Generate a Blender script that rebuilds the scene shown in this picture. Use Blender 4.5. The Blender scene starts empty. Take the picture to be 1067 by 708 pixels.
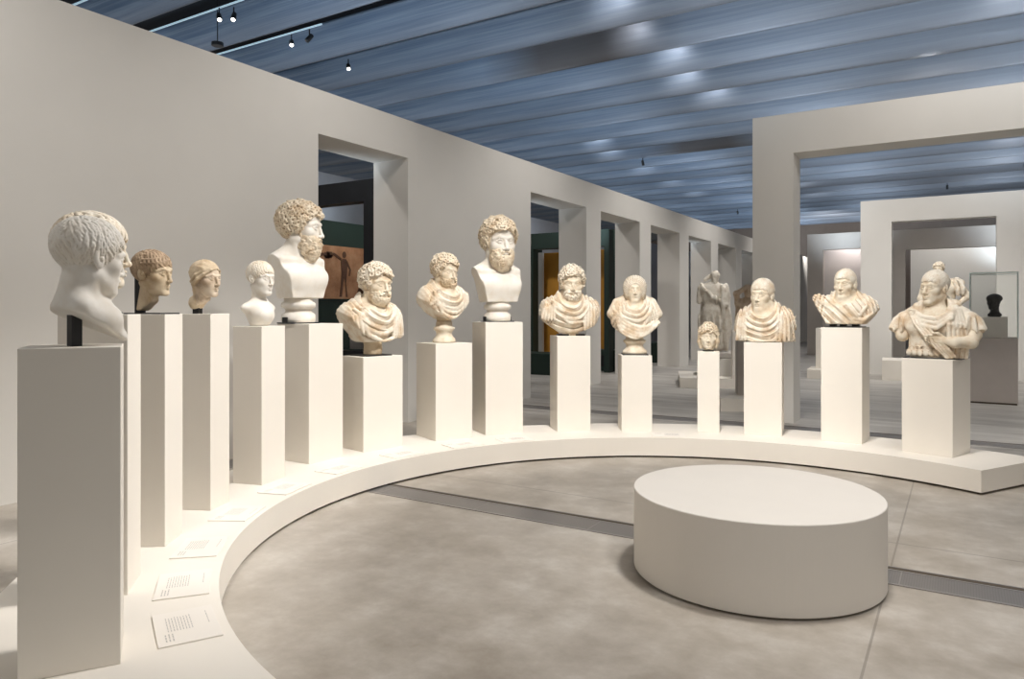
import bpy, bmesh, math, random
import numpy as np
from mathutils import Vector, Matrix
C = bpy.context.scene.collection
PI = math.pi
R_ = math.radians
rng = np.random.RandomState(7)
random.seed(7)
TH = R_(31.711)                       # camera yaw
CC = np.array([-1.367, 4.786])        # centre of the curved platform
PLZ = .215                            # platform height

# ------------------------------------------------------------------ helpers
def tag(o, label=None, cat=None, group=None, kind=None):
    if label: o['label'] = label
    if cat: o['category'] = cat
    if group: o['group'] = group
    if kind: o['kind'] = kind
    return o

def empty(name, loc=(0, 0, 0), rz=0, label=None, cat=None, group=None):
    o = bpy.data.objects.new(name, None)
    C.objects.link(o)
    o.empty_display_size = .1
    o.location = loc
    o.rotation_euler = (0, 0, rz)
    return tag(o, label, cat, group)

def link(name, me, mat, parent=None):
    o = bpy.data.objects.new(name, me)
    C.objects.link(o)
    if mat: me.materials.append(mat)
    if parent: o.parent = parent
    return o

def obj(name, bm, mat, parent=None, smooth=False):
    me = bpy.data.meshes.new(name)
    bmesh.ops.recalc_face_normals(bm, faces=bm.faces)
    bm.to_mesh(me); bm.free()
    if smooth:
        for p in me.polygons: p.use_smooth = True
    return link(name, me, mat, parent)

def nb(): return bmesh.new()

def box(bm, x0, x1, y0, y1, z0, z1, bev=0, M=None):
    r = bmesh.ops.create_cube(bm, size=1)
    vs = r['verts']
    for v in vs:
        v.co = Vector(((x0+x1)/2+v.co.x*(x1-x0), (y0+y1)/2+v.co.y*(y1-y0), (z0+z1)/2+v.co.z*(z1-z0)))
        if M is not None: v.co = M @ v.co
    if bev:
        es = list({e for v in vs for e in v.link_edges})
        bmesh.ops.bevel(bm, geom=es, offset=bev, segments=2, affect='EDGES', profile=.5)
    return bm

def lathe(bm, prof, seg=48, c=(0, 0), sy=1.0):
    rings = []
    for r, z in prof:
        rings.append([bm.verts.new((c[0]+r*math.cos(2*PI*i/seg), c[1]+sy*r*math.sin(2*PI*i/seg), z)) for i in range(seg)])
    for a, b in zip(rings, rings[1:]):
        for i in range(seg):
            bm.faces.new((a[i], a[(i+1) % seg], b[(i+1) % seg], b[i]))
    bm.faces.new(rings[0][::-1]); bm.faces.new(rings[-1])
    return bm

def tube(bm, pts, r, seg=10):
    pts = [Vector(p) for p in pts]
    rings = []
    for i, p in enumerate(pts):
        t = (pts[min(i+1, len(pts)-1)]-pts[max(i-1, 0)]).normalized()
        a = t.orthogonal().normalized(); b = t.cross(a)
        rings.append([bm.verts.new(p+r*(a*math.cos(2*PI*k/seg)+b*math.sin(2*PI*k/seg))) for k in range(seg)])
    for a, b in zip(rings, rings[1:]):
        # align
        best = min(range(seg), key=lambda s: sum((a[k].co-b[(k+s) % seg].co).length for k in range(seg)))
        for k in range(seg):
            bm.faces.new((a[k], a[(k+1) % seg], b[(k+1+best) % seg], b[(k+best) % seg]))
    bm.faces.new(rings[0][::-1]); bm.faces.new(rings[-1])
    return bm

# ------------------------------------------------------------------ materials
class NT:
    def __init__(s, name):
        s.m = bpy.data.materials.new(name); s.m.use_nodes = True
        s.t = s.m.node_tree; s.b = s.t.nodes['Principled BSDF']
    def n(s, typ, **kw):
        o = s.t.nodes.new(typ)
        for k, v in kw.items():
            if k in o.inputs: o.inputs[k].default_value = v
            else: setattr(o, k, v)
        return o
    def l(s, a, b): s.t.links.new(a, b)
    def ramp(s, src, stops):
        r = s.n('ShaderNodeValToRGB')
        cr = r.color_ramp
        while len(cr.elements) < len(stops): cr.elements.new(.5)
        for e, (p, c) in zip(cr.elements, stops):
            e.position = p; e.color = (*c, 1) if len(c) == 3 else c
        s.l(src, r.inputs[0]); return r.outputs[0]
    def mix(s, fac, a, b, mode='MIX'):
        m = s.n('ShaderNodeMix', data_type='RGBA', blend_type=mode)
        for inp, v in ((m.inputs[0], fac), (m.inputs[6], a), (m.inputs[7], b)):
            if hasattr(v, 'is_linked'): s.l(v, inp)
            elif isinstance(v, (int, float)): inp.default_value = v
            else: inp.default_value = (*v, 1)
        return m.outputs[2]
    def math(s, op, a, b=0.0):
        m = s.n('ShaderNodeMath', operation=op)
        for inp, v in ((m.inputs[0], a), (m.inputs[1], b)):
            if hasattr(v, 'is_linked'): s.l(v, inp)
            else: inp.default_value = v
        return m.outputs[0]
    def coords(s, scale=(1, 1, 1), space='Object'):
        tc = s.n('ShaderNodeTexCoord'); mp = s.n('ShaderNodeMapping')
        s.l(tc.outputs[space], mp.inputs[0]); mp.inputs['Scale'].default_value = scale
        return mp.outputs[0]
    def noise(s, vec, scale, detail=4, rough=.55):
        o = s.n('ShaderNodeTexNoise', Scale=scale, Detail=detail, Roughness=rough)
        s.l(vec, o.inputs['Vector']); return o.outputs[0]
    def bump(s, h, strength, dist=.01):
        o = s.n('ShaderNodeBump', Strength=strength, Distance=dist)
        s.l(h, o.inputs['Height']); s.l(o.outputs[0], s.b.inputs['Normal'])

def simple(name, col, rough=.6, metal=0, var=.04, scale=3, spec=.4):
    t = NT(name)
    n = t.noise(t.coords(), scale, 3)
    c0 = tuple(max(0, c*(1-var)) for c in col); c1 = tuple(min(1, c*(1+var)) for c in col)
    t.l(t.ramp(n, [(.3, c0), (.7, c1)]), t.b.inputs['Base Color'])
    t.b.inputs['Roughness'].default_value = rough
    t.b.inputs['Metallic'].default_value = metal
    t.b.inputs['Specular IOR Level'].default_value = spec
    return t.m

def marble(name, base, stain, amount=.5, crev=(.33, .22, .12), scale=9, cs=.65):
    t = NT(name)
    v = t.coords()
    n1 = t.noise(v, scale, 6, .62); n2 = t.noise(v, scale*3.7, 5, .6)
    f1 = t.ramp(n1, [(.44, (0, 0, 0)), (.64, (1, 1, 1))])
    col = t.mix(t.math('MULTIPLY', f1, amount), base, stain)
    f2 = t.ramp(n2, [(.60, (0, 0, 0)), (.78, (1, 1, 1))])
    col = t.mix(t.math('MULTIPLY', f2, amount*.45), col, tuple(c*.75 for c in stain))
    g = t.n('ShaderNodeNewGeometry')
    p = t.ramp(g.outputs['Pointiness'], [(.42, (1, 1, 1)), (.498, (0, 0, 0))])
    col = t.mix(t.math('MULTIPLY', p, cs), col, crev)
    t.l(col, t.b.inputs['Base Color'])
    t.b.inputs['Roughness'].default_value = .55
    t.b.inputs['Specular IOR Level'].default_value = .3
    t.bump(n2, .12, .004)
    return t.m

M = {}
M['wall'] = simple('wall_paint', (.69, .665, .62), .85, var=.02, scale=1.2, spec=.2)
M['wall_cool'] = simple('wall_paint_cool', (.70, .68, .64), .85, var=.02, scale=1.2, spec=.2)
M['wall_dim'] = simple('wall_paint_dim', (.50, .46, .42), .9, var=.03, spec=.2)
M['white'] = simple('plinth_paint', (.84, .79, .71), .7, var=.015, scale=2, spec=.25)
M['bench'] = simple('bench_paint', (.80, .755, .69), .75, var=.015, scale=2, spec=.25)
M['gap'] = simple('shadow_gap', (.10, .08, .06), .9)
M['black'] = simple('black_metal', (.012, .012, .013), .45, var=.2)
M['steel'] = simple('dark_steel', (.06, .065, .07), .35, .8)
M['green'] = simple('dark_green_paint', (.018, .036, .028), .6)
M['ochre'] = simple('ochre_panel', (.55, .26, .035), .8, var=.08)
M['brown'] = simple('end_wall_brown', (.22, .18, .155), .9)
M['graywall'] = simple('aisle_grey', (.42, .42, .44), .85)
M['plate'] = simple('black_plate', (.02, .018, .016), .5)
M['rail'] = simple('track_rail', (.55, .68, .76), .35, .3)
M['darkhead'] = simple('dark_bronze', (.042, .038, .035), .4, .1, var=.3, scale=12)
M['card'] = simple('label_card', (.86, .81, .74), .7, var=.01)
M['ink'] = simple('label_ink', (.50, .47, .44), .8)
M['case_gray'] = simple('case_plinth', (.50, .45, .41), .8)

t = NT('case_glass')
t.b.inputs['Transmission Weight'].default_value = 1; t.b.inputs['Roughness'].default_value = 0.0
t.b.inputs['IOR'].default_value = 1.12; t.b.inputs['Base Color'].default_value = (.93, .98, .96, 1)
n = t.noise(t.coords(), 1, 1); t.l(t.ramp(n, [(0, (.975, .99, .985)), (1, (.98, .992, .988))]), t.b.inputs['Base Color'])
M['glass'] = t.m
M['glass_edge'] = simple('glass_edge', (.66, .80, .76), .2, var=.05)

t = NT('lamp_glow')
t.b.inputs['Emission Color'].default_value = (1, .95, .85, 1); t.b.inputs['Emission Strength'].default_value = 6
n = t.noise(t.coords(), 5, 1); t.l(t.ramp(n, [(0, (.9, .9, .85)), (1, (1, 1, .95))]), t.b.inputs['Base Color'])
M['glow'] = t.m
rb = M['rail'].node_tree.nodes['Principled BSDF']; rb.inputs['Emission Color'].default_value = (.55, .8, .95, 1); rb.inputs['Emission Strength'].default_value = .45  # faint glow added so the rails look lit

# concrete floor
t = NT('polished_concrete')
v = t.coords()
n1 = t.noise(v, .55, 6, .62); n2 = t.noise(v, 3.1, 8, .65); n3 = t.noise(t.coords((.35, 2.6, 1)), 1.6, 6, .6)
col = t.ramp(n1, [(.36, (.32, .275, .22)), (.5, (.46, .415, .355)), (.64, (.60, .56, .50))])
col = t.mix(.55, col, t.ramp(n2, [(.34, (.31, .27, .22)), (.52, (.47, .425, .37)), (.68, (.65, .615, .56))]))
sep = t.n('ShaderNodeSeparateXYZ'); tc = t.n('ShaderNodeTexCoord'); t.l(tc.outputs['Object'], sep.inputs[0])
far = t.n('ShaderNodeMapRange'); far.inputs[1].default_value = 8; far.inputs[2].default_value = 10.5; t.l(sep.outputs[1], far.inputs[0])
sc = t.ramp(n3, [(.32, (.33, .31, .285)), (.50, (.47, .45, .42)), (.68, (.60, .58, .54))])
col = t.mix(t.math('MULTIPLY', far.outputs[0], .85), col, sc)  # streaky reflections beyond the platform painted into the floor colour
def lines(axis, period, off, w):
    a = t.math('FRACT', t.math('DIVIDE', t.math('ADD', sep.outputs[axis], 100*period-off), period))
    return t.math('LESS_THAN', a, w/period)
jl = t.math('MAXIMUM', lines(0, 5.2, 4.83, .012), lines(1, 4.4, 1.2, .014))
col = t.mix(t.math('MULTIPLY', jl, .45), col, (.14, .12, .10))
t.l(col, t.b.inputs['Base Color'])
t.l(t.ramp(n2, [(.3, (.36,)*3), (.7, (.52,)*3)]), t.b.inputs['Roughness'])
t.b.inputs['Specular IOR Level'].default_value = .4
t.bump(n2, .08, .004)
M['floor'] = t.m

# brushed ceiling louvres
t = NT('brushed_louvre')
tc = t.n('ShaderNodeTexCoord')
v1 = t.coords((.10, 1, 7)); v2 = t.coords((.35, 1, 26)); v3 = t.coords((.12, .25, .6))
a = t.noise(v1, 1.6, 5, .6); b = t.noise(v2, 1.6, 4, .6); c = t.noise(v3, 2.2, 2, .5)
col = t.ramp(a, [(.30, (.10, .17, .285)), (.5, (.185, .27, .40)), (.70, (.36, .45, .57))])
col = t.mix(.35, col, t.ramp(b, [(.32, (.09, .14, .23)), (.68, (.40, .47, .57))]))
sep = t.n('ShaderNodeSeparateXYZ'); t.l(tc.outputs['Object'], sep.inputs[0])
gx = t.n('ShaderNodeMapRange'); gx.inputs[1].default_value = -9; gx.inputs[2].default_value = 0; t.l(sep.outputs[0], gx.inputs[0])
col = t.mix(t.math('MULTIPLY', gx.outputs[0], .55), col, (.36, .365, .39))  # light shift painted into the colour: bluer left, greyer right
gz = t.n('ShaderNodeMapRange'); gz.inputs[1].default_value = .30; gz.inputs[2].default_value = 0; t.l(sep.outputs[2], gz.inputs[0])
col = t.mix(t.math('MULTIPLY', gz.outputs[0], .45), col, (.26, .25, .25))  # warm bounce from the room painted along the lower edge
t.l(col, t.b.inputs['Base Color'])
t.b.inputs['Metallic'].default_value = .3
t.l(t.ramp(b, [(.3, (.42,)*3), (.7, (.6,)*3)]), t.b.inputs['Roughness'])
t.bump(b, .15, .01)
M['louvre'] = t.m
M['louvre_reflection'] = None
M['roof'] = simple('roof_dark', (.012, .018, .028), .7)

# perforated grate
t = NT('perforated_grate')
tc = t.n('ShaderNodeTexCoord')
vo = t.n('ShaderNodeTexVoronoi', Scale=75.0); vo.inputs['Randomness'].default_value = 0
t.l(tc.outputs['Object'], vo.inputs['Vector'])
t.l(t.ramp(vo.outputs['Distance'], [(.22, (.045, .042, .04)), (.38, (.27, .255, .245))]), t.b.inputs['Base Color'])
t.b.inputs['Metallic'].default_value = .5; t.b.inputs['Roughness'].default_value = .45
M['grate'] = t.m
M['grate_rail'] = simple('grate_rail', (.34, .32, .31), .4, .5)

# painted frieze
t = NT('ochre_fresco')
v = t.coords()
n = t.noise(v, 2.2, 6, .65)
t.l(t.ramp(n, [(.3, (.30, .13, .06)), (.55, (.52, .27, .14)), (.75, (.62, .40, .25))]), t.b.inputs['Base Color'])
t.b.inputs['Roughness'].default_value = .9
M['fresco'] = t.m
M['figure'] = simple('fresco_figure', (.13, .065, .04), .9, var=.3)

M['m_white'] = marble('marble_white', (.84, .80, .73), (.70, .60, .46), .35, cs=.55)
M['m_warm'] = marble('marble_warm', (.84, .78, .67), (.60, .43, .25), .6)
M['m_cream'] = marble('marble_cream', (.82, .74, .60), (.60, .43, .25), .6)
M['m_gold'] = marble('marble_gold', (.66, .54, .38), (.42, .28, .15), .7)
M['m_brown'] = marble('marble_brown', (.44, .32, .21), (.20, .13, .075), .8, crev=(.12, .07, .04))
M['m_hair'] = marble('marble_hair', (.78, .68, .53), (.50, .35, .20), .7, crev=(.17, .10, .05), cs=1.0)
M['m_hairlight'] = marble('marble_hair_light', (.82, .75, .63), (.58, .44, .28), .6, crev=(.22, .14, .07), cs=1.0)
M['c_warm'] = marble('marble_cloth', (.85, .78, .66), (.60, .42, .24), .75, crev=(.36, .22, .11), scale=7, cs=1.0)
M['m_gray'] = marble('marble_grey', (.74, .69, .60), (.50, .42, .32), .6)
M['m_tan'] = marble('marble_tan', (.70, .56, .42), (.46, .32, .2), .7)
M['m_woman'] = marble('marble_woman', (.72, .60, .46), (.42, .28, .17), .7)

# ------------------------------------------------------------------ implicit sculpting
class Vol:
    def __init__(s, lo, hi, h):
        s.h = h; s.lo = np.array(lo, float)-3*h
        s.n = np.ceil((np.array(hi, float)+3*h-s.lo)/h).astype(int)+1
        s.ax = [(s.lo[i]+h*np.arange(s.n[i])).astype(np.float32) for i in range(3)]
        s.f = np.full(s.n, 1.0, np.float32)
        s.frame()
    def frame(s, Rm=None, t=(0, 0, 0), sc=1.0):
        s.R = np.eye(3) if Rm is None else np.array(Rm, float)
        s.t = np.array(t, float); s.sc = sc
        return s
    def region(s, lo, hi, pad):
        lo = np.array(lo); hi = np.array(hi)
        cs = np.array([[(lo, hi)[i][0], (lo, hi)[j][1], (lo, hi)[k][2]] for i in (0, 1) for j in (0, 1) for k in (0, 1)])
        w = (s.R @ (cs.T*s.sc)).T+s.t
        a = np.floor((w.min(0)-pad-s.lo)/s.h).astype(int); b = np.ceil((w.max(0)+pad-s.lo)/s.h).astype(int)+1
        a = np.clip(a, 0, s.n); b = np.clip(b, 0, s.n)
        if (b <= a).any(): return None
        sl = tuple(slice(a[i], b[i]) for i in range(3))
        X = s.ax[0][sl[0]][:, None, None]-np.float32(s.t[0]); Y = s.ax[1][sl[1]][None, :, None]-np.float32(s.t[1]); Z = s.ax[2][sl[2]][None, None, :]-np.float32(s.t[2])
        Q = (s.R.T/s.sc).astype(np.float32)
        return sl, [Q[i, 0]*X+Q[i, 1]*Y+Q[i, 2]*Z for i in range(3)]
    def op(s, fn, lo, hi, k, mode):
        k = max(k*s.sc, 1e-5)
        r = s.region(lo, hi, k+2*s.h)
        if r is None: return s
        sl, P = r
        d = fn(*P)*np.float32(s.sc); f = s.f[sl]
        if mode == 'u':
            hh = np.maximum(k-np.abs(f-d), 0)/k
            s.f[sl] = np.minimum(f, d)-hh*hh*np.float32(k*.25)
        elif mode == 'c':
            d = -d
            hh = np.maximum(k-np.abs(f-d), 0)/k
            s.f[sl] = np.maximum(f, d)+hh*hh*np.float32(k*.25)
        return s
    def ell(s, c, r, k=.02, mode='u', rot=None):
        c = np.array(c, float); r = np.array(r if hasattr(r, '__len__') else (r, r, r), float)
        Rm = None if rot is None else np.array(rot)
        def fn(X, Y, Z):
            a, b, g = X-np.float32(c[0]), Y-np.float32(c[1]), Z-np.float32(c[2])
            if Rm is not None:
                T = Rm.T.astype(np.float32)
                a, b, g = [T[i, 0]*a+T[i, 1]*b+T[i, 2]*g for i in range(3)]
            k0 = np.sqrt((a/r[0])**2+(b/r[1])**2+(g/r[2])**2)
            k1 = np.sqrt((a/r[0]**2)**2+(b/r[1]**2)**2+(g/r[2]**2)**2)+1e-6
            return (k0*(k0-1)/k1).astype(np.float32)
        m = r if Rm is None else np.full(3, r.max())
        return s.op(fn, c-m, c+m, k, mode)
    def cap(s, a, b, ra, rb=None, k=.02, mode='u'):
        rb = ra if rb is None else rb
        a = np.array(a, float); b = np.array(b, float); ab = b-a; L = max(ab@ab, 1e-9)
        def fn(X, Y, Z):
            x, y, z = X-np.float32(a[0]), Y-np.float32(a[1]), Z-np.float32(a[2])
            h = np.clip((x*ab[0]+y*ab[1]+z*ab[2])/L, 0, 1)
            return (np.sqrt((x-h*ab[0])**2+(y-h*ab[1])**2+(z-h*ab[2])**2)-(ra+(rb-ra)*h)).astype(np.float32)
        rm = max(ra, rb)
        return s.op(fn, np.minimum(a, b)-rm, np.maximum(a, b)+rm, k, mode)
    def path(s, pts, r, k=.015, mode='u'):
        rr = r if hasattr(r, '__len__') else [r]*len(pts)
        for i in range(len(pts)-1): s.cap(pts[i], pts[i+1], rr[i], rr[i+1], k, mode)
        return s
    def tor(s, c, nrm, Rr, r, k=.01):
        c = np.array(c, float); nrm = np.array(nrm, float); nrm /= np.linalg.norm(nrm)
        def fn(X, Y, Z):
            x, y, z = X-np.float32(c[0]), Y-np.float32(c[1]), Z-np.float32(c[2])
            hgt = x*nrm[0]+y*nrm[1]+z*nrm[2]
            q = np.sqrt(np.maximum(x*x+y*y+z*z-hgt*hgt, 0))-Rr
            return (np.sqrt(q*q+hgt*hgt)-r).astype(np.float32)
        return s.op(fn, c-(Rr+r), c+(Rr+r), k, 'u')
    def full(s):
        r = s.region((-9,)*3, (9,)*3, 0); return r[1]
    def disp(s, fn):          # fn(X,Y,Z) in the current frame, outward displacement
        s.f -= (fn(*s.full())*np.float32(s.sc)).astype(np.float32); return s
    def clip(s, fn, k=.01):   # keep where fn<0
        d = (fn(*s.full())*np.float32(s.sc)).astype(np.float32); k = k*s.sc
        d = np.broadcast_to(d, s.f.shape)
        hh = np.maximum(k-np.abs(s.f-d), 0)/k
        s.f = (np.maximum(s.f, d)+hh*hh*np.float32(k*.25)).astype(np.float32); return s
    def mesh(s, name, mat, parent):
        f = s.f
        f[0] = f[-1] = 1; f[:, 0] = f[:, -1] = 1; f[:, :, 0] = f[:, :, -1] = 1
        ins = f < 0
        i8 = ins.astype(np.int8)
        c = sum(i8[a:a+s.n[0]-1, b:b+s.n[1]-1, g:g+s.n[2]-1] for a in (0, 1) for b in (0, 1) for g in (0, 1))
        act = (c > 0) & (c < 8)
        cells = np.argwhere(act)
        idx = np.full(act.shape, -1, np.int32); idx[act] = np.arange(len(cells))
        acc = np.zeros((len(cells), 3)); cnt = np.zeros(len(cells))
        cor = [(a, b, g) for a in (0, 1) for b in (0, 1) for g in (0, 1)]
        val = {q: f[cells[:, 0]+q[0], cells[:, 1]+q[1], cells[:, 2]+q[2]] for q in cor}
        for p in cor:
            for ax in range(3):
                if p[ax]: continue
                q = list(p); q[ax] = 1; q = tuple(q)
                fa, fb = val[p], val[q]
                m = (fa < 0) != (fb < 0)
                tt = fa[m]/(fa[m]-fb[m])
                e = np.tile(np.array(p, float), (m.sum(), 1)); e[:, ax] += tt
                acc[m] += e; cnt[m] += 1
        V = s.lo+(cells+acc/cnt[:, None])*s.h
        quads = []
        for ax in range(3):
            u, w = (ax+1) % 3, (ax+2) % 3
            sl0 = [slice(1, -1)]*3; sl1 = [slice(1, -1)]*3
            sl0[ax] = slice(0, -1); sl1[ax] = slice(1, None)
            A, B = ins[tuple(sl0)], ins[tuple(sl1)]
            ii = np.argwhere(A != B); low = A[A != B]
            off = np.ones(3, int); off[ax] = 0
            ii = ii+off
            def cell(du, dw):
                q = ii.copy(); q[:, u] += du; q[:, w] += dw
                return idx[q[:, 0], q[:, 1], q[:, 2]]
            qd = np.stack([cell(-1, -1), cell(0, -1), cell(0, 0), cell(-1, 0)], 1)
            qd[~low] = qd[~low][:, ::-1]
            quads.append(qd)
        Q = np.concatenate(quads)
        me = bpy.data.meshes.new(name)
        me.vertices.add(len(V)); me.vertices.foreach_set('co', V.astype(np.float32).ravel())
        me.loops.add(len(Q)*4); me.loops.foreach_set('vertex_index', Q.astype(np.int32).ravel())
        me.polygons.add(len(Q)); me.polygons.foreach_set('loop_start', np.arange(0, len(Q)*4, 4, dtype=np.int32))
        me.polygons.foreach_set('use_smooth', np.ones(len(Q), bool))
        me.update(calc_edges=True)
        return link(name, me, mat, parent)

def nz(X, Y, Z, fq, seed):       # cheap smooth noise, about -1..1
    r = np.random.RandomState(seed); o = 0
    for i in range(5):
        d = r.randn(3); d = d/np.linalg.norm(d)*fq*(1+.5*r.rand())
        o = o+np.sin(d[0]*X+d[1]*Y+d[2]*Z+r.rand()*6.28)
    return o/3.2

def rotm(yaw=0, pitch=0, roll=0):
    return np.array((Matrix.Rotation(R_(yaw), 3, 'Z') @ Matrix.Rotation(R_(pitch), 3, 'X') @ Matrix.Rotation(R_(roll), 3, 'Y')))

# head frame: chin z=-.5, crown z=.5, face looks to -Y
def head(F, wide=1.0, fem=0.0, neck=.85, ears=True, nr=.21, nose=1.0, nb_=.12):
    w = wide
    F.ell((0, .06, .14), (.325*w, .42, .36), .02)
    F.ell((0, -.10, -.14), (.262*w, .27, .36), .09)
    F.ell((0, -.12, -.33), ((.20-.03*fem)*w, .2, .16), .07)
    F.ell((0, -.30, -.435), (.085, .07, .07), .06)
    F.ell((0, -.27, -.28), (.14, .10, .12), .06)
    F.cap((0, .09, -.18), (0, nb_, -neck), nr-.03*fem, nr+.02-.03*fem, .10)
    for s in (-1, 1):
        F.cap((s*.215*w, .02, -.25), (s*.07, -.28, -.44), .075, .06, .08)
        F.ell((s*.17*w, -.20, -.10), (.115, .11, .11), .07)
        F.cap((s*.23, .12, -.22), (s*.07, -.06, -neck), .06, .05, .08)
        F.path([(s*.235*w, -.23, .05), (s*.13, -.335, .088), (s*.03, -.355, .065)], [.03, .032-.010*fem, .03-.010*fem], .05)
    for s in (-1, 1):
        F.ell((s*.128, -.415, -.0), (.088, .085, .052), .035, 'c')
        F.ell((s*.128, -.288, -.004), .062, .008)
        F.path([(s*.062, -.322, -.008), (s*.10, -.352, .03), (s*.15, -.348, .03), (s*.20, -.295, -.004)], .014, .010)
        F.path([(s*.062, -.322, -.012), (s*.11, -.345, -.04), (s*.155, -.338, -.038), (s*.20, -.295, -.006)], .012, .010)
        F.ell((s*.128, -.352, -.004), .014, .006, 'c')
    if nose:
        F.path([(0, -.345, .06), (0, -.385, -.04), (0, -.432, -.165)], [.030, .032, .038], .03)
        F.ell((0, -.432, -.17), .040, .02)
        for s in (-1, 1):
            F.ell((s*.042, -.392, -.185), (.032, .042, .032), .02)
            F.ell((s*.022, -.412, -.214), (.012, .016, .010), .012, 'c')
    F.path([(-.10, -.325, -.296), (-.03, -.382, -.280), (0, -.378, -.286), (.03, -.382, -.280), (.10, -.325, -.296)], [.012, .024, .022, .024, .012], .015)
    F.path([(-.088, -.325, -.315), (0, -.376, -.336), (.088, -.325, -.315)], [.014, .029, .014], .015)
    F.path([(-.105, -.345, -.306), (-.03, -.402, -.301), (0, -.402, -.306), (.03, -.402, -.301), (.105, -.345, -.306)], .007, .014, 'c')
    F.path([(-.05, -.385, -.362), (.05, -.385, -.362)], .014, .03, 'c')
    if ears:
        for s in (-1, 1):
            rt = rotm(s*-18, -12)
            F.ell((s*.325*w, .06, -.04), (.038, .085, .135), .02, rot=rt)
            F.ell((s*.366*w, .045, -.02), (.032, .045, .080), .015, 'c', rot=rt)
            F.ell((s*.34*w, .03, -.04), (.026, .03, .03), .012)
    return F

HL = ([-.6, -.34, -.26, -.17, -.08, .02, .14, .22, .6], [.27, .27, .20, .12, -.08, -.10, -.12, -.34, -.36])
def hairmask(y, off=0.0): return np.interp(y, HL[0], HL[1])+off

def hair_base(F, e, off=0.0, wide=1.0, extra=None, k=.05):
    F.ell((0, .065, .15), (.325*wide+e, .425+e, .36+e), .02)
    if extra: extra(F)
    F.clip(lambda X, Y, Z: (hairmask(Y, off)-Z), k)
    return F

def fib(n):
    i = np.arange(n)+.5
    ph = np.arccos(1-2*i/n); th = PI*(1+5**.5)*i
    return np.stack([np.cos(th)*np.sin(ph), np.sin(th)*np.sin(ph), np.cos(ph)], 1)

def curls(F, e, n, R, r, off=0.0, wide=1.0, jit=.3, ring=True, seed=1, low=.0):
    g = np.random.RandomState(seed)
    c = np.array((0, .065, .15)); rr = np.array((.325*wide+e, .425+e, .36+e))
    for d in fib(n):
        d = d+g.randn(3)*.05*jit*2; d /= np.linalg.norm(d)
        p = c+d*rr
        if p[2] < hairmask(p[1], off)+low: continue
        nn = d/rr; nn /= np.linalg.norm(nn)
        sc = 1+g.uniform(-jit, jit)*.6
        if ring: 
            nn2 = nn+g.randn(3)*.35
            F.tor(p+nn*g.uniform(-.012, .018), nn2, R*sc, r, .008)
            F.ell(p-nn*.01, R*.55, .008)
        else: F.ell(p+nn*g.uniform(-.012, .018), R*sc, .012)
    return F

def locks(F, amp, na, npol, seed=3):
    def fn(X, Y, Z):
        x, y, z = X, Y-.16, Z-.42
        az = np.arctan2(x, -(Y-.12)); pol = np.sqrt(x*x+y*y*.8+(z*.9)**2)
        w = nz(X, Y, Z, 9, seed)
        a = np.sin(na*az+5*np.sin(pol*9+w)+w*1.5)
        b = np.sin(npol*pol+2.2*np.sin(az*na*.5+w*2))
        return amp*(.55*a+.55*b*np.abs(a)+.25*nz(X, Y, Z, 38, seed+1))
    return F.disp(fn)

def commas(F, e, n, r=.022, L=.10, off=0.0, wide=1.0, seed=1, sink=.006, crown=(0, .22, .5), low=-.01):
    """short comma shaped locks combed outward from the crown"""
    g = np.random.RandomState(seed)
    c = np.array((0, .065, .15)); rr = np.array((.325*wide+e, .425+e, .36+e)); cw = np.array(crown)
    for d in fib(n):
        d = d+g.randn(3)*.03; d /= np.linalg.norm(d)
        p = c+d*rr
        if p[2] < hairmask(p[1], off)+low: continue
        nn = d/rr; nn /= np.linalg.norm(nn)
        t_ = p-cw; t_ -= nn*(t_@nn); t_ /= np.linalg.norm(t_)+1e-6
        b = np.cross(nn, t_); sg = 1 if (math.sin(9*p[0]+7*p[1]+4*p[2])+g.randn()*.5) > 0 else -1
        q = lambda u, v: (lambda w_: c+(w_-c)/np.sqrt((((w_-c)/rr)**2).sum()))(p+t_*u*L+b*sg*v*L)-nn*sink
        k_ = g.uniform(.8, 1.2)
        F.path([q(-.35, -.12), q(.1, 0), q(.5, .16*k_), q(.85, .48*k_)], [r*.7, r*1.05, r*.95, r*.4], .006)
    return F

def beard(F, r=.042, n=150, full=.05, seed=5, ring=False):
    g = np.random.RandomState(seed)
    F.ell((0, -.20, -.40), (.185, .18, .16+full), .05)
    for s in (-1, 1): F.cap((s*.255, -.03, -.12), (s*.17, -.16, -.38), .035, .08, .05)
    cen = np.array((0, -.14, -.30)); rr = np.array((.245, .265, .26+full))
    for d in fib(n*3):
        d = d+g.randn(3)*.05; d /= np.linalg.norm(d)
        p = cen+d*rr
        if p[1] > .03 or p[2] > -.05: continue
        if abs(p[0]) < .125 and p[2] > -.355 and p[1] < -.2: continue
        if p[2] > -.20 and abs(p[0]) < .215: continue
        if p[1] > -.08 and p[2] < -.45: continue
        if ring: F.tor(p, d+g.randn(3)*.3, r*.8, r*.5, .008)
        F.ell(p, r*g.uniform(.75, 1.15)*(.7 if ring else 1), .012)
    for s in (-1, 1):
        F.path([(s*.015, -.405, -.235), (s*.07, -.385, -.25), (s*.125, -.325, -.32)], [.022, .03, .03], .012)
    return F

# torso pieces, bust frame in metres, z=0 on the pedestal top
def torso(F, W, zs, zb, dp=.17, back=.03):
    zc = zs*.5+zb*.5
    F.ell((0, back, zc-.01), (W*.41, dp, (zs-zb)*.60), .03)
    for s in (-1, 1):
        F.ell((s*W*.35, back, zs-.12), (W*.155, dp*.72, .135), .10)
        F.cap((s*W*.30, back+.02, zs-.06), (s*.05, back+.03, zs+.06), .085, .09, .08)
    F.ell((0, -.05, zs-.10), (W*.30, dp*.85, .14), .08)
    return F

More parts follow.
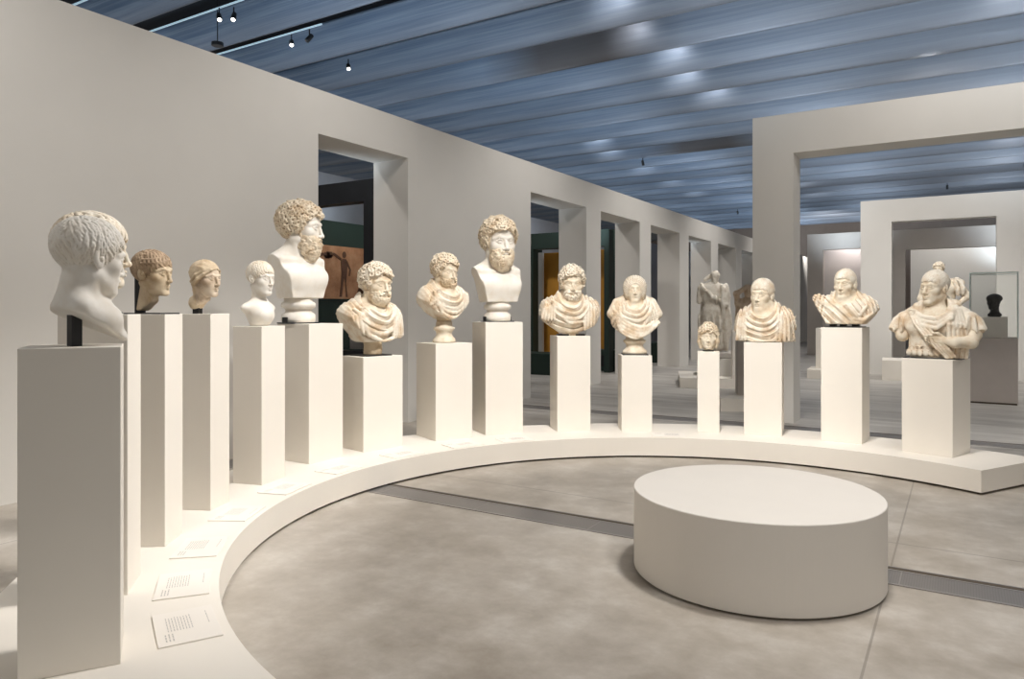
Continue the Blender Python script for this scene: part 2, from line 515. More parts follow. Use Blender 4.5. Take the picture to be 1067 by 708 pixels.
def sm(x, a, b):
    t_ = np.clip((x-a)/(b-a), 0, 1); return t_*t_*(3-2*t_)

def folds(F, W, zs, amp=.014, lam=.055, x0=0.0, z0=.06, diag=None, sh=True, seed=11, asym=.25):
    def fn(X, Y, Z):
        wv = nz(X, Y, Z, 14, seed)
        q = np.sqrt(((X-x0)*(1+asym*np.sign(X-x0)*.5))**2+((Z-(zs+z0))*.85)**2+1e-4)
        ph = q/lam
        if diag is not None:
            ph2 = (X*math.cos(diag)+Z*math.sin(diag))/lam
            ph = ph*.25+ph2
        a = np.sin(2*PI*ph+1.1*wv)
        a = np.sign(a)*np.abs(a)**.8
        if sh:
            m = sm(np.abs(X)/(W/2), .52, .72)
            b = np.sin((X*1.0+.35*Y+.25*Z*np.sign(X))*2*PI/(lam*.85)+1.5*wv)
            a = a*(1-m)+b*m
        fine = np.sin(2*PI*ph*2.35+2.0*wv+1.3*nz(X, Y, Z, 24, seed+4))
        return amp*(a+.28*fine+.30*nz(X, Y, Z, 60, seed+2))
    return F.disp(fn)

def socle(parent, r, z0, z1, mat, name='socle', steps=True):
    h = z1-z0
    pr = [(r*1.0, z0), (r*1.0, z0+.12*h), (r*.97, z0+.2*h), (r*.80, z0+.30*h), (r*.70, z0+.42*h), (r*.68, z0+.5*h),
          (r*.74, z0+.62*h), (r*.90, z0+.70*h), (r*.95, z0+.76*h), (r*.90, z0+.84*h), (r*.72, z0+.9*h), (r*.70, z1+.03)]
    return obj(name, lathe(nb(), pr, 40), mat, parent, True)

def plate(parent, w, d, h, mat='plate', name='base_plate', x=0, y=0):
    return obj(name, box(nb(), x-w/2, x+w/2, y-d/2, y+d/2, 0, h, .002), M[mat], parent)

# ------------------------------------------------------------------ room
def struct(name, bm, mat, parent=None, smooth=False):
    o = obj(name, bm, mat, parent, smooth)
    if parent is None: o['kind'] = 'structure'
    return o

struct('floor', box(nb(), -26, 16, -6, 50, -.25, 0), M['floor'])

WX, WT, WZ, DZ = -6.65, .65, 4.29, 3.75
doors = [(6.27, 7.96), (11.41, 13.72), (14.44, 16.70), (17.45, 19.67), (20.46, 22.66), (23.45, 25.65), (26.41, 28.6), (29.4, 31.6), (32.4, 34.6), (35.4, 37.6)]
bm = nb(); y = -4.0
for a, b in doors:
    box(bm, WX-WT, WX, y, a, 0, DZ); y = b
box(bm, WX-WT, WX, y, 46, 0, DZ)
box(bm, WX-WT, WX, -4, 46, DZ, WZ)
bmesh.ops.remove_doubles(bm, verts=bm.verts, dist=1e-4)
struct('wall_left', bm, M['wall'])

def portal(name, y0, th, xs, top, x0, x1, mat):
    """a free-standing wall across the hall; xs = list of (left,right,height) openings"""
    bm = nb(); x = x0
    for a, b, hgt in xs:
        box(bm, x, a, y0, y0+th, 0, top)
        box(bm, a, b, y0, y0+th, hgt, top)
        x = b
    if x < x1: box(bm, x, x1, y0, y0+th, 0, top)
    return struct(name, bm, mat)
portal('wall_middle', 10.75, .50, [(-1.99, 4.6, 3.81)], 4.37, -2.55, 5.2, M['wall'])
portal('wall_rear', 20.0, .35, [(-1.42, .72, 3.76)], 4.31, -2.11, 4.2, M['wall_cool'])
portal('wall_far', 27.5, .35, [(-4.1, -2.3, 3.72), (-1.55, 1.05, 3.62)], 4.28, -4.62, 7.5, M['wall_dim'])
struct('wall_end', box(nb(), -26, 16, 44, 44.3, 0, 7.2), M['brown'])
struct('wall_back', box(nb(), -1.62, 4.5, 32, 32.2, 0, 4.4), M['wall_cool'])
struct('wall_aisle', box(nb(), -13.2, -13.0, -4, 44, 0, 4.9), M['graywall'])
# a lit recess in the far wall
struct('wall_niche', box(nb(), -4.3, -2.1, 28.7, 28.8, 0, 4.2), M['wall_cool'])

# ceiling: dark roof with deep hanging louvres running across the hall
HB, DEP, PITCH = 6.4, .58, 1.463
roof = struct('ceiling', box(nb(), -26, 16, -6, 46, 7.25, 7.4), M['roof'])
mb = M['louvre'].copy(); mb.name = 'dark_reflection_louvre'  # louvre copy with a dark reflection painted over part of its length
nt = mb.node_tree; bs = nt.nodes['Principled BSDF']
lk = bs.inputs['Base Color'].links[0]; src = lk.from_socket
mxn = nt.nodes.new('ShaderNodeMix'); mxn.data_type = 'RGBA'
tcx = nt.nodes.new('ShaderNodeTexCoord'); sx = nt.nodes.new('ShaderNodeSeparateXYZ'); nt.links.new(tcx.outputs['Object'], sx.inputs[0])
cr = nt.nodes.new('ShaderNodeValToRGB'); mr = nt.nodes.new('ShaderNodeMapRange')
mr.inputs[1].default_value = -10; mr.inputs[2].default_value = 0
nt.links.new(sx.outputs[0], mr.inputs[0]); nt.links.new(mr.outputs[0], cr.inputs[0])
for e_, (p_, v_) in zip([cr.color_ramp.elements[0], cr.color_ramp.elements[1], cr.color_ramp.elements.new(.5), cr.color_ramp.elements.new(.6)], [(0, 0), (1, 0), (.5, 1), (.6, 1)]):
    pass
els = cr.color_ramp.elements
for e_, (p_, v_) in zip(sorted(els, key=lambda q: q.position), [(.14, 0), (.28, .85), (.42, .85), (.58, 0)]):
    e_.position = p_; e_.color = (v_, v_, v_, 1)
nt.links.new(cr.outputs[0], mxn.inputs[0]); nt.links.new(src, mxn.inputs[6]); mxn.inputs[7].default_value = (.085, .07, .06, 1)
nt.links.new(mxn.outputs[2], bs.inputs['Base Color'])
M['louvre_reflection'] = mb
k = 0
yy = 7.0-3*PITCH
while yy < 44:
    bm = nb()
    g = random.Random(k); amp = g.uniform(.03, .06); ph = g.uniform(0, 1)
    N = 14; xs = [-22+1.25*i for i in range(29)]
    grid = []
    for j in range(N+1):
        s_ = j/N
        prof = -.24*s_-.018*math.sin(PI*s_)-.010*math.sin(2*PI*s_)
        grid.append([bm.verts.new((x, prof+.012*math.sin(x*.5+ph*6), s_*DEP)) for x in xs])
    back = [[bm.verts.new((v.co.x, v.co.y+.03, v.co.z)) for v in row] for row in grid]
    for A in (grid, back):
        for j in range(N):
            for i in range(len(xs)-1): bm.faces.new((A[j][i], A[j][i+1], A[j+1][i+1], A[j+1][i]))
    for row in (0, N):
        for i in range(len(xs)-1): bm.faces.new((grid[row][i], grid[row][i+1], back[row][i+1], back[row][i]))
    o = obj('louvre', bm, M['louvre_reflection'] if k in (7, 13) else M['louvre'], roof, True)
    o.location = (g.uniform(-.4, .4)*0, yy, HB)
    k += 1
    yy += PITCH

# ------------------------------------------------------------------ platform, bench, drains
def arc_mesh(bm, r0, r1, a0, a1, z0, z1, n=160, bev=True):
    rows = []
    for i in range(n+1):
        a = R_(a0+(a1-a0)*i/n); c, s = math.cos(a), math.sin(a)
        rows.append([bm.verts.new((CC[0]+r*c, CC[1]+r*s, z)) for r, z in ((r0, z0), (r1, z0), (r1, z1), (r0, z1))])
    for A, B in zip(rows, rows[1:]):
        for q in range(4): bm.faces.new((A[q], A[(q+1) % 4], B[(q+1) % 4], B[q]))
    bm.faces.new(rows[0]); bm.faces.new(rows[-1][::-1])
    return bm
A0, A1 = 60.0, 268.0
plat = obj('curved_platform', arc_mesh(nb(), 3.05, 4.05, A0, A1, .022, PLZ), M['white'])
tag(plat, 'long low white curved platform carrying the row of marble busts', 'platform')
obj('recessed_base', arc_mesh(nb(), 3.09, 4.0, A0+.6, A1-.6, 0, .0225), M['gap'], plat)

bx, by, br, bz = -1.072, 4.562, .728, .495
bench = empty('round_bench', (bx, by, 0), 0, 'low round white drum bench standing alone on the concrete floor', 'bench')
obj('drum', lathe(nb(), [(br-.003, .012), (br, .016), (br, bz-.006), (br-.002, bz-.002), (br-.006, bz)], 128), M['bench'], bench)
obj('recessed_base', lathe(nb(), [(br-.025, 0), (br-.025, .0125)], 96), M['gap'], bench)

def drain(y0, y1, xa, xb, label):
    d = empty('floor_drain', (0, (y0+y1)/2, 0), 0, label, 'floor grate')
    w = (y1-y0)/2
    obj('grate', box(nb(), xa, xb, -w+.02, w-.075, 0, .004), M['grate'], d)
    obj('channel', box(nb(), xa, xb, w-.060, w-.012, 0, .003), M['gap'], d)
    bmr = nb()
    for a, b in ((-w, -w+.02), (w-.075, w-.060), (w-.012, w)): box(bmr, xa, xb, a, b, 0, .006)
    obj('frame', bmr, M['grate_rail'], d)
    x = xa+.3
    while x < xb:
        obj('panel_joint', box(nb(), x-.004, x+.004, -w+.021, w-.076, .004, .0052), M['grate_rail'], d); x += 1.0
drain(4.74, 5.07, -6.6, 9, 'long metal floor drain running past the round bench')
drain(10.15, 10.48, -6.6, 9, 'metal floor drain just behind the platform, before the wide portal')

# ------------------------------------------------------------------ pedestals
# key: (angle, radius, tangential width, radial depth, top z)
PED = {1: (-116.8, 3.635, .30, .338, 1.456), 2: (-129.3, 3.60, .30, .30, 1.577), 3: (-141.2, 3.543, .26, .26, 1.574), 4: (-153.7, 3.549, .25, .25, 1.572),
       5: (-166.2, 3.58, .304, .273, 1.468), 6: (180.2, 3.80, .42, .42, 1.472), 7: (169.1, 3.78, .484, .409, 1.136), 8: (155.4, 3.78, .445, .457, 1.240),
       9: (145.3, 3.80, .452, .42, 1.462), 10: (132.3, 3.70, .389, .36, 1.300), 11: (120.6, 3.62, .345, .345, 1.080), 12: (107.4, 3.62, .24, .24, 1.126),
       13: (97.9, 3.69, .398, .398, 1.238), 14: (84.8, 3.66, .400, .383, 1.413), 15: (71.1, 3.61, .454, .447, 1.129)}
PL = {1: 'nearest tall white pedestal, at the left under the large head seen from behind',
      2: 'white pedestal mostly hidden behind the nearest one, second in the row',
      3: 'tall slim white pedestal under the brown stained head on a black rod',
      4: 'tall slim white pedestal under the head of a woman with a hair knot',
      5: 'white pedestal under the small clean shaven bust',
      6: 'white pedestal under the colossal bearded bust seen in profile',
      7: 'short broad white pedestal under the cloaked bearded bust before the first doorway',
      8: 'white pedestal under the small cloaked bust on a round foot',
      9: 'tall white pedestal under the colossal bare chested bearded bust facing front',
      10: 'white pedestal under the bearded cloaked bust in front of the second doorway',
      11: 'slim white pedestal under the draped woman with a heavy wig of hair',
      12: 'narrowest white pedestal, under the small curly head of a child',
      13: 'white pedestal under the short haired toga bust before the portal pillar',
      14: 'tall white pedestal under the broken draped bust with a jagged shoulder',
      15: 'broad white pedestal at the right end under the armoured bust with an arm'}
YAW = {1: -121.9, 2: -132, 3: -145, 4: -156}
def pyaw(k): return YAW.get(k, PED[k][0])
def ped_xy(k, dr=0, dt=0):
    a, r = R_(PED[k][0]), PED[k][1]+dr
    return CC[0]+r*math.cos(a)-dt*math.sin(a), CC[1]+r*math.sin(a)+dt*math.cos(a)
for k, (a, r, w, dpt, zt) in PED.items():
    x, y = ped_xy(k)
    o = obj('pedestal', box(nb(), -w/2, w/2, -dpt/2, dpt/2, 0, zt-PLZ, .003), M['white'])
    o.location = (x, y, PLZ); o.rotation_euler = (0, 0, R_(pyaw(k))-PI/2)
    tag(o, PL[k], 'pedestal', 'pedestals on the curved platform')

def bust_root(k, label, cat='bust', dr=0, dt=0, turn=0, name='portrait_bust'):
    x, y = ped_xy(k, dr, dt)
    return empty(name, (x, y, PED[k][4]), R_(pyaw(k))-PI/2+R_(turn), label, cat, 'portrait busts on the curved platform')

exec_busts = True
# ------------------------------------------------------------------ busts
def HF(F, s, z, yaw=0, pitch=0, roll=0, x=0, y=0):
    return F.frame(rotm(yaw, pitch, roll), (x, y, z), s)

def bounds_head(s, z, x=0, y=0, p=.66, zd=.98):
    return (x-p*s, y-p*s, z-zd*s), (x+p*s, y+p*s, z+.62*s)

def skin_and_chest(root, s, hz, pose, W, zs, mat, h=.005, headkw={}, chest=True, clipz=None, post=None):
    F = Vol((-max(W*.45, .5*s), -.55*s-.05, (clipz or zs-.22)), (max(W*.45, .5*s), .55*s+.1, hz+.56*s), h)
    HF(F, s, hz, **pose); head(F, **headkw)
    F.frame()
    if chest:
        F.ell((0, -.03, zs-.12), (W*.27, .125, .17), .06)
        for q in (-1, 1): F.cap((q*W*.26, .05, zs-.05), (q*.04, .06, zs+.05), .06, .07, .07)
    if post: post(F)
    return F.mesh('body', mat, root)

def hair_mesh(root, s, hz, pose, e, mat, style, h=.005, **kw):
    lo, hi = bounds_head(s, hz, pose.get('x', 0), pose.get('y', 0))
    F = Vol(lo, hi, h); HF(F, s, hz, **pose)
    off = kw.get('off', 0); wide = kw.get('wide', 1)
    ex = kw.get('extra')
    hair_base(F, e*.75 if style == 'curls' else e, off, wide, ex)
    if style == 'curls':
        curls(F, e, kw.get('n', 320), kw.get('R', .04), kw.get('r', .02), off, wide, ring=kw.get('ring', True), seed=kw.get('seed', 1))
    elif style == 'locks':
        locks(F, kw.get('amp', .014), kw.get('na', 16), kw.get('npol', 24), kw.get('seed', 3))
    elif style == 'commas':
        commas(F, e, kw.get('n', 420), kw.get('r', .021), kw.get('L', .10), off, wide, kw.get('seed', 3), kw.get('sink', .004))
    if kw.get('post'): kw['post'](F)
    # keep the face free
    F.ell((0, -.30, -.12), (.20, .22, .30), .02, 'c')
    return F.mesh('hair', mat, root)

def beard_mesh(root, s, hz, pose, mat, h=.005, **kw):
    x, y = pose.get('x', 0), pose.get('y', 0)
    F = Vol((x-.6*s, y-.66*s, hz-.85*s), (x+.6*s, y+.5*s, hz+.2*s), h); HF(F, s, hz, **pose)
    beard(F, **kw)
    return F.mesh('beard', mat, root)

def drape_mesh(root, W, zs, zb, mat, h=.006, flat=None, amp=.014, lam=.055, extra=None, diag=None, x0=0., z0=.06, sh=True, seed=11,
               neck=(.12, .15, .15), necky=-.06, dp=.17, top=None, rot=0, asym=.25, cutz=None, tors=None, neckx=0, pad=.08):
    F = Vol((-W/2-pad, -dp-.11, zb-.06), (W/2+pad, dp+.12, (top or zs+.20)), h)
    if rot: F.frame(rotm(rot))
    (tors or torso)(F, W, zs, zb, dp)
    folds(F, W, zs, amp, lam, x0, z0, diag, sh, seed, asym)
    if extra: extra(F)
    if neck is not None:
        F.ell((neckx, necky, zs+.06), neck, .03, 'c')
        F.cap((neckx, .02, zs), (neckx, .03, zs+.3), .085, .085, .02, 'c')
    if flat is not None: F.clip(lambda X, Y, Z: flat-Z, .01)
    if cutz: F.clip(cutz, .02)
    return F.mesh('drapery', mat, root)

def roll(F, pts, r, k=.012, W=.6, dp=.17, n=10, zs=.4):
    """a thick fold of cloth laid over the chest along (x,z) points"""
    P = []
    pts = np.array(pts, float)
    ts = np.linspace(0, len(pts)-1, n)
    for t_ in ts:
        i = min(int(t_), len(pts)-2); q = t_-i
        a = pts[i]*(1-q)+pts[i+1]*q
        # smooth corner
        j0, j1 = max(i-1, 0), min(i+2, len(pts)-1)
        x, z = a[0], a[1]
        yv = -dp*math.sqrt(max(.05, 1-(x/(W*.5))**2))*(.98 if len(a) < 3 else a[2])
        P.append((x, yv+.02, z))
    F.path(P, [r*(.75+.35*math.sin(PI*i/(n-1))) for i in range(n)], k)

def fibula(F, x, y, z, r=.032):
    F.ell((x, y, z), (r, r*.5, r), .006); F.tor((x, y-r*.35, z), (0, 1, .2), r*.75, r*.22, .004)

# -- 1 nearest head, seen from behind -------------------------------------------------
def bust_1():
    r = bust_root(1, 'large white marble head seen from behind at far left, short wavy hair, slanted neck', dr=-.06, dt=0, turn=30)
    s, hz = .298, .355; pose = dict(yaw=0, pitch=6, y=.0)
    F = Vol((-.24, -.30, -.005), (.24, .26, .55), .0034)
    HF(F, s, hz, **pose); head(F, neck=.72, nr=.235, ears=True, nb_=.14)
    F.frame()
    F.cap((-.085, .075, .155), (.085, .075, .155), .038, .038, .05)
    F.ell((0, -.0, .11), (.115, .11, .07), .05)
    F.cap((0, -.0, .10), (.0, -.095, .03), .075, .045, .05)
    F.clip(lambda X, Y, Z: (.066+.50*(Y+.03))-Z, .010)
    F.clip(lambda X, Y, Z: .003-Z, .004)
    F.mesh('body', M['m_white'], r)
    hair_mesh(r, s, hz, pose, .030, M['m_white'], 'commas', .0029, n=620, r=.019, L=.105, seed=5)
    obj('support_rod', box(nb(), -.021, .021, .045, .085, 0, .17, .002), M['black'], r)
bust_1()

# -- 2 curly head behind it -----------------------------------------------------------
def bust_2():
    r = bust_root(2, 'curly haired marble head half hidden behind the nearest head, its face just showing', turn=0)
    s, hz = .355, .312; pose = dict(y=.03)
    def post(F):
        F.clip(lambda X, Y, Z: .012-Z, .006)
        F.clip(lambda X, Y, Z: (.05+.5*(Y-.10))-Z, .02)
    skin_and_chest(r, s, hz, pose, .36, .05, M['m_cream'], .005, dict(neck=.75, nr=.2), chest=False, clipz=-.01, post=post)
    hair_mesh(r, s, hz, pose, .038, M['m_hairlight'], 'commas', .0044, n=430, r=.028, L=.11, off=-.04, seed=9, sink=-.004)
    plate(r, .16, .16, .012)
bust_2()

# -- 3 brown head on rod --------------------------------------------------------------
def bust_3():
    r = bust_root(3, 'brown stained marble head with a fringe of curls, held by a black rod and plate', turn=-12)
    s, hz = .265, .245; pose = dict(y=-.01, pitch=2)
    def post(F):
        F.clip(lambda X, Y, Z: .02-Z, .01)
        F.clip(lambda X, Y, Z: np.minimum(.105, .02+(.045-Y)*.85)-Z, .012)
    skin_and_chest(r, s, hz, pose, .3, .05, M['m_gold'], .004, dict(neck=.82, nr=.17, nb_=.16), chest=False, clipz=0, post=post)
    def fr(F):
        for a in np.linspace(-1.5, 1.5, 15):
            for q, zz in ((0, .25), (1, .34)):
                x = (.33+.02*q)*math.sin(a); y = .05-(.40-.03*q)*math.cos(a)
                F.tor((x, y, zz-.05*abs(math.sin(a))*2), (math.sin(a), -math.cos(a), .3*q), .048, .028, .01)
    hair_mesh(r, s, hz, pose, .025, M['m_brown'], 'commas', .004, n=380, r=.022, L=.11, post=fr, off=-.02)
    obj('support_rod', box(nb(), -.022, .022, .055, .10, .006, .245, .002), M['black'], r)
    plate(r, .19, .24, .008)
bust_3()

# -- 4 woman with hair knot -----------------------------------------------------------
def bust_4():
    r = bust_root(4, 'marble head of a woman with waved hair tied in a knot at the nape', turn=-12)
    s, hz = .255, .25; pose = dict(y=-.02, pitch=2)
    def post(F):
        F.clip(lambda X, Y, Z: .05-Z, .02)
        F.clip(lambda X, Y, Z: np.minimum(.11, .04+(.05-Y)*.7)-Z, .012)
    skin_and_chest(r, s, hz, pose, .3, .05, M['m_woman'], .004, dict(neck=.72, nr=.165, fem=.6, nb_=.16, ears=False), chest=False, clipz=0, post=post)
    def knot(F):
        F.ell((0, .30, -.68), (.225, .20, .20), .03)
        F.ell((0, .28, -.25), (.14, .14, .22), .08); F.cap((0, .30, -.35), (0, .25, -.6), .10, .11, .06)
        for s_ in (-1, 1):
            F.path([(s_*.03, -.345, .275), (s_*.16, -.315, .22), (s_*.275, -.17, .10), (s_*.335, -.02, -.02), (s_*.27, .16, -.17), (s_*.10, .28, -.30)], [.025, .035, .045, .055, .07, .06], .03)
            F.path([(s_*.26, -.16, .20), (s_*.34, .05, .08), (s_*.25, .27, -.10)], [.03, .04, .05], .03)
        for i in range(8): F.tor((0, .30, -.68), (1, .4*math.sin(i), .9*math.cos(i*.9)), .19, .026, .012)
    hair_mesh(r, s, hz, pose, .015, M['m_gold'], 'locks', .004, amp=.008, na=9, npol=34, extra=None, post=knot, off=.02)
    obj('support_block', box(nb(), -.022, .022, .03, .08, 0, .07, .002), M['black'], r)
bust_4()

# -- 5 small clean shaven bust --------------------------------------------------------
def bust_5():
    r = bust_root(5, 'small clean shaven white bust with short hair and bare narrow shoulders', dr=.0, turn=-8)
    s, hz = .27, .388; pose = dict(pitch=3, y=-.02)
    def post(F):
        F.ell((0, .015, .145), (.175, .07, .062), .03)
        F.ell((0, .0, .09), (.10, .085, .13), .06)
        F.ell((0, -.05, .09), (.085, .07, .07), .05)
        F.clip(lambda X, Y, Z: (.004+np.maximum(np.abs(X)-.090, 0)*1.35)-Z, .008)
        F.clip(lambda X, Y, Z: Y-.085, .01)
    skin_and_chest(r, s, hz, pose, .44, .17, M['m_white'], .0042, dict(neck=.95, nr=.18), chest=False, clipz=-.01, post=post)
    hair_mesh(r, s, hz, pose, .016, M['m_warm'], 'commas', .0042, n=420, r=.018, L=.10, off=-.08, seed=4)
bust_5()

# -- 6 and 9 colossal bearded busts ---------------------------------------------------
def colossal(k, label, mat, pose, turn, seed, hz, bottom, cutw, s=.50, e=.08, full=.07, dr=0, dt=0):
    r = bust_root(k, label, turn=turn, dr=dr, dt=dt)
    zs = bottom+.36
    def post(F):
        F.ell((0, .0, zs-.285), (.52, .150, .285), .04)
        F.ell((0, -.09, zs-.17), (.21, .09, .13), .08)
        for q in (-1, 1):
            F.ell((q*.12, -.105, zs-.17), (.13, .07, .10), .05)
            F.cap((q*.30, .03, zs-.055), (q*.05, .05, zs+.05), .075, .10, .08)
            F.cap((q*.03, -.10, zs-.02), (q*.24, -.05, zs-.005), .025, .02, .04)
        F.clip(lambda X, Y, Z: bottom-Z, .012)
        F.clip(lambda X, Y, Z: np.abs(X)-(cutw+.26*(Z-bottom)), .006)
        F.clip(lambda X, Y, Z: Z-(zs-.005-.42*(np.abs(X)-.12)), .05) if False else None
        F.clip(lambda X, Y, Z: Y-.09-.10*sm(Z, zs-.1, zs+.05), .02)
    skin_and_chest(r, s, hz, pose, .70, zs, mat, .0058, dict(neck=.80, nr=.20, ears=False), chest=False, clipz=bottom-.02, post=post)
    def sides(F):
        for q in (-1, 1): F.ell((q*.30, -.02, .04), (.07, .12, .14), .05)
    hair_mesh(r, s, hz, pose, e, M['m_hair'], 'curls', .0052, n=470, R=.036, r=.022, off=-.02, seed=seed, extra=sides)
    beard_mesh(r, s, hz, pose, M['m_hair'], .0052, r=.046, n=170, full=full, seed=seed, ring=True)
    pr_h = bottom
    o = obj('socle', lathe(nb(), [(.15, .012), (.155, .05), (.15, .085), (.125, .105), (.115, .12), (.13, .14), (.155, .155), (.155, .19), (.13, .205), (.13, pr_h+.05)], 48), M['m_white'], r, True)
    plate(r, .335, .20, .012, 'steel')
    for q in (-1, 1): obj('clamp', box(nb(), q*.160-.008, q*.160+.008, -.03, .03, .012, .06, .003), M['black'], r)
colossal(6, 'colossal bearded marble bust in profile with drilled curls and a bare chest', M['m_white'], dict(yaw=30, y=-.05, pitch=2), 0, 2, .888, .235, .185, s=.44, e=.065, full=.17, dr=.08, dt=.07)
colossal(9, 'colossal bearded marble bust facing front with a bare chest, beside the second doorway', M['m_white'], dict(yaw=-4, y=-.05, pitch=1), 5, 8, .905, .225, .19, e=.075, full=.09)

# -- 7 cloaked bearded bust -----------------------------------------------------------
def bust_7():
    r = bust_root(7, 'bearded curly haired bust in a fringed cloak, on the short broad pedestal', turn=-4)
    r.scale = (1.07, 1.07, 1.03)
    s, hz = .37, .705; pose = dict(yaw=6, y=-.05, pitch=3, x=.03)
    zs, zb, W = .475, .115, .66
    skin_and_chest(r, s, hz, pose, W, zs, M['m_cream'], .005, dict(neck=.85, nr=.2), clipz=zs-.3)
    hair_mesh(r, s, hz, pose, .055, M['m_hairlight'], 'curls', .0046, n=300, R=.046, r=.024, seed=4, off=-.0)
    beard_mesh(r, s, hz, pose, M['m_cream'], .0046, r=.042, n=130, full=.02, seed=6)
    def ex(F):
        roll(F, [(-.24, zs-.02), (-.13, zs-.12), (.0, zs-.19), (.12, zs-.17), (.2, zs-.02)], .024, W=W)
        roll(F, [(-.25, zs-.06), (-.12, zs-.21), (.03, zs-.27), (.17, zs-.20), (.22, zs-.05)], .024, W=W)
        roll(F, [(-.2, zs-.10), (-.10, zs-.27), (.04, zs-.34), (.17, zs-.30)], .020, W=W)
        for q in range(5): roll(F, [(.15+.03*q, zs-.03-.01*q), (.17+.032*q, zs-.30)], .017, W=.74)
        for q in range(5): roll(F, [(-.17-.03*q, zs-.06-.01*q), (-.12-.045*q, zs-.26)], .015, W=.76)
        fibula(F, -.155, -.115, zs-.025)
    def cz(X, Y, Z): return (zb+.02+.55*np.maximum(np.abs(X-.06)-.17, 0)+.9*np.maximum(-X-.12, 0)**1)-Z
    drape_mesh(r, W, zs, zb, M['c_warm'], .0055, extra=ex, cutz=cz, x0=.03, amp=.010)
    F = Vol((-.12, -.12, -.01), (.14, .14, .17), .006)
    F.cap((.02, 0, .01), (.02, 0, .16), .085, .10, .02); F.disp(lambda X, Y, Z: .008*nz(X, Y, Z, 40, 3))
    F.clip(lambda X, Y, Z: .012-Z, .004); F.mesh('socle', M['m_gold'], r)
    plate(r, .30, .26, .012)
bust_7()

# -- 8 small cloaked bust on round foot ----------------------------------------------
def bust_8():
    r = bust_root(8, 'small bearded bust in a fringed cloak on a round turned foot', turn=6)
    s, hz = .345, .775; pose = dict(yaw=6, y=-.03, pitch=4)
    zs, zb, W = .575, .245, .585
    skin_and_chest(r, s, hz, pose, W, zs, M['m_cream'], .005, dict(neck=.85, nr=.2), clipz=zs-.3)
    hair_mesh(r, s, hz, pose, .06, M['m_hair'], 'curls', .0046, n=300, R=.046, r=.024, seed=14)
    beard_mesh(r, s, hz, pose, M['m_gold'], .0046, r=.04, n=130, full=.02, seed=16)
    def ex(F):
        for q, (dz, rr) in enumerate(((.10, .020), (.155, .022), (.21, .022), (.265, .020))):
            roll(F, [(-.20+.01*q, zs-.02-.03*q), (-.10, zs-dz-.005), (.02, zs-dz-.045), (.12, zs-dz-.01), (.20-.005*q, zs-.03-.03*q)], rr, W=W)
        for q in range(3): roll(F, [(.17+.035*q, zs-.03), (.19+.03*q, zs-.26)], .017, W=.68)
        fibula(F, -.15, -.12, zs-.02)
    def cz(X, Y, Z): return (zb+1.15*np.abs(X)**1.35)-Z
    drape_mesh(r, W, zs, zb, M['c_warm'], .0055, extra=ex, cutz=cz, amp=.008)
    socle(r, .125, .004, .20, M['m_cream'])
    obj('stem', lathe(nb(), [(.085, .19), (.078, .22), (.085, .30)], 32), M['m_gold'], r, True)
bust_8()

# -- 10 cloaked bust before doorway 2 -------------------------------------------------
def bust_10():
    r = bust_root(10, 'broad bearded marble bust in a military cloak on the pedestal by the second doorway', turn=-6)
    s, hz = .375, .60; pose = dict(yaw=-3, y=-.03, pitch=2, x=.02)
    zs, zb, W = .40, .03, .70
    skin_and_chest(r, s, hz, pose, W, zs, M['m_cream'], .005, dict(neck=.85, nr=.2), clipz=zs-.3)
    hair_mesh(r, s, hz, pose, .06, M['m_hairlight'], 'curls', .0046, n=260, R=.050, r=.026, seed=24)
    beard_mesh(r, s, hz, pose, M['m_hairlight'], .0046, r=.042, n=120, full=.03, seed=26)
    def ex(F):
        roll(F, [(-.22, zs-.0), (-.12, zs-.07), (0, zs-.13), (.11, zs-.12), (.19, zs-.01)], .024, W=W)
        roll(F, [(-.20, zs-.04), (-.10, zs-.14), (.02, zs-.20), (.14, zs-.16)], .024, W=W)
        roll(F, [(-.14, zs-.16), (-.02, zs-.25), (.13, zs-.24)], .02, W=W)
        for q in range(4): roll(F, [(.16+.035*q, zs-.02-.012*q), (.15+.038*q, zs-.33+.02*q)], .018, W=.80)
        for q in range(5): roll(F, [(-.19-.03*q, zs-.03-.015*q), (-.20-.034*q, zs-.22)], .014, W=.80)
        fibula(F, .17, -.11, zs-.02)
    def cz(X, Y, Z): return (zb+.62*np.maximum(np.abs(X+.02)-.10, 0)*np.where(X < 0, 1.15, .55))-Z
    drape_mesh(r, W, zs, zb, M['c_warm'], .0055, extra=ex, cutz=cz, amp=.010)
    obj('support_block', box(nb(), -.09, .09, -.05, .05, 0, .07), M['m_cream'], r)
    for a_, b_ in ((-.15, -.02), (.06, .17)): obj('base_plate', box(nb(), a_, b_, -.06, .06, 0, .02), M['plate'], r)
bust_10()

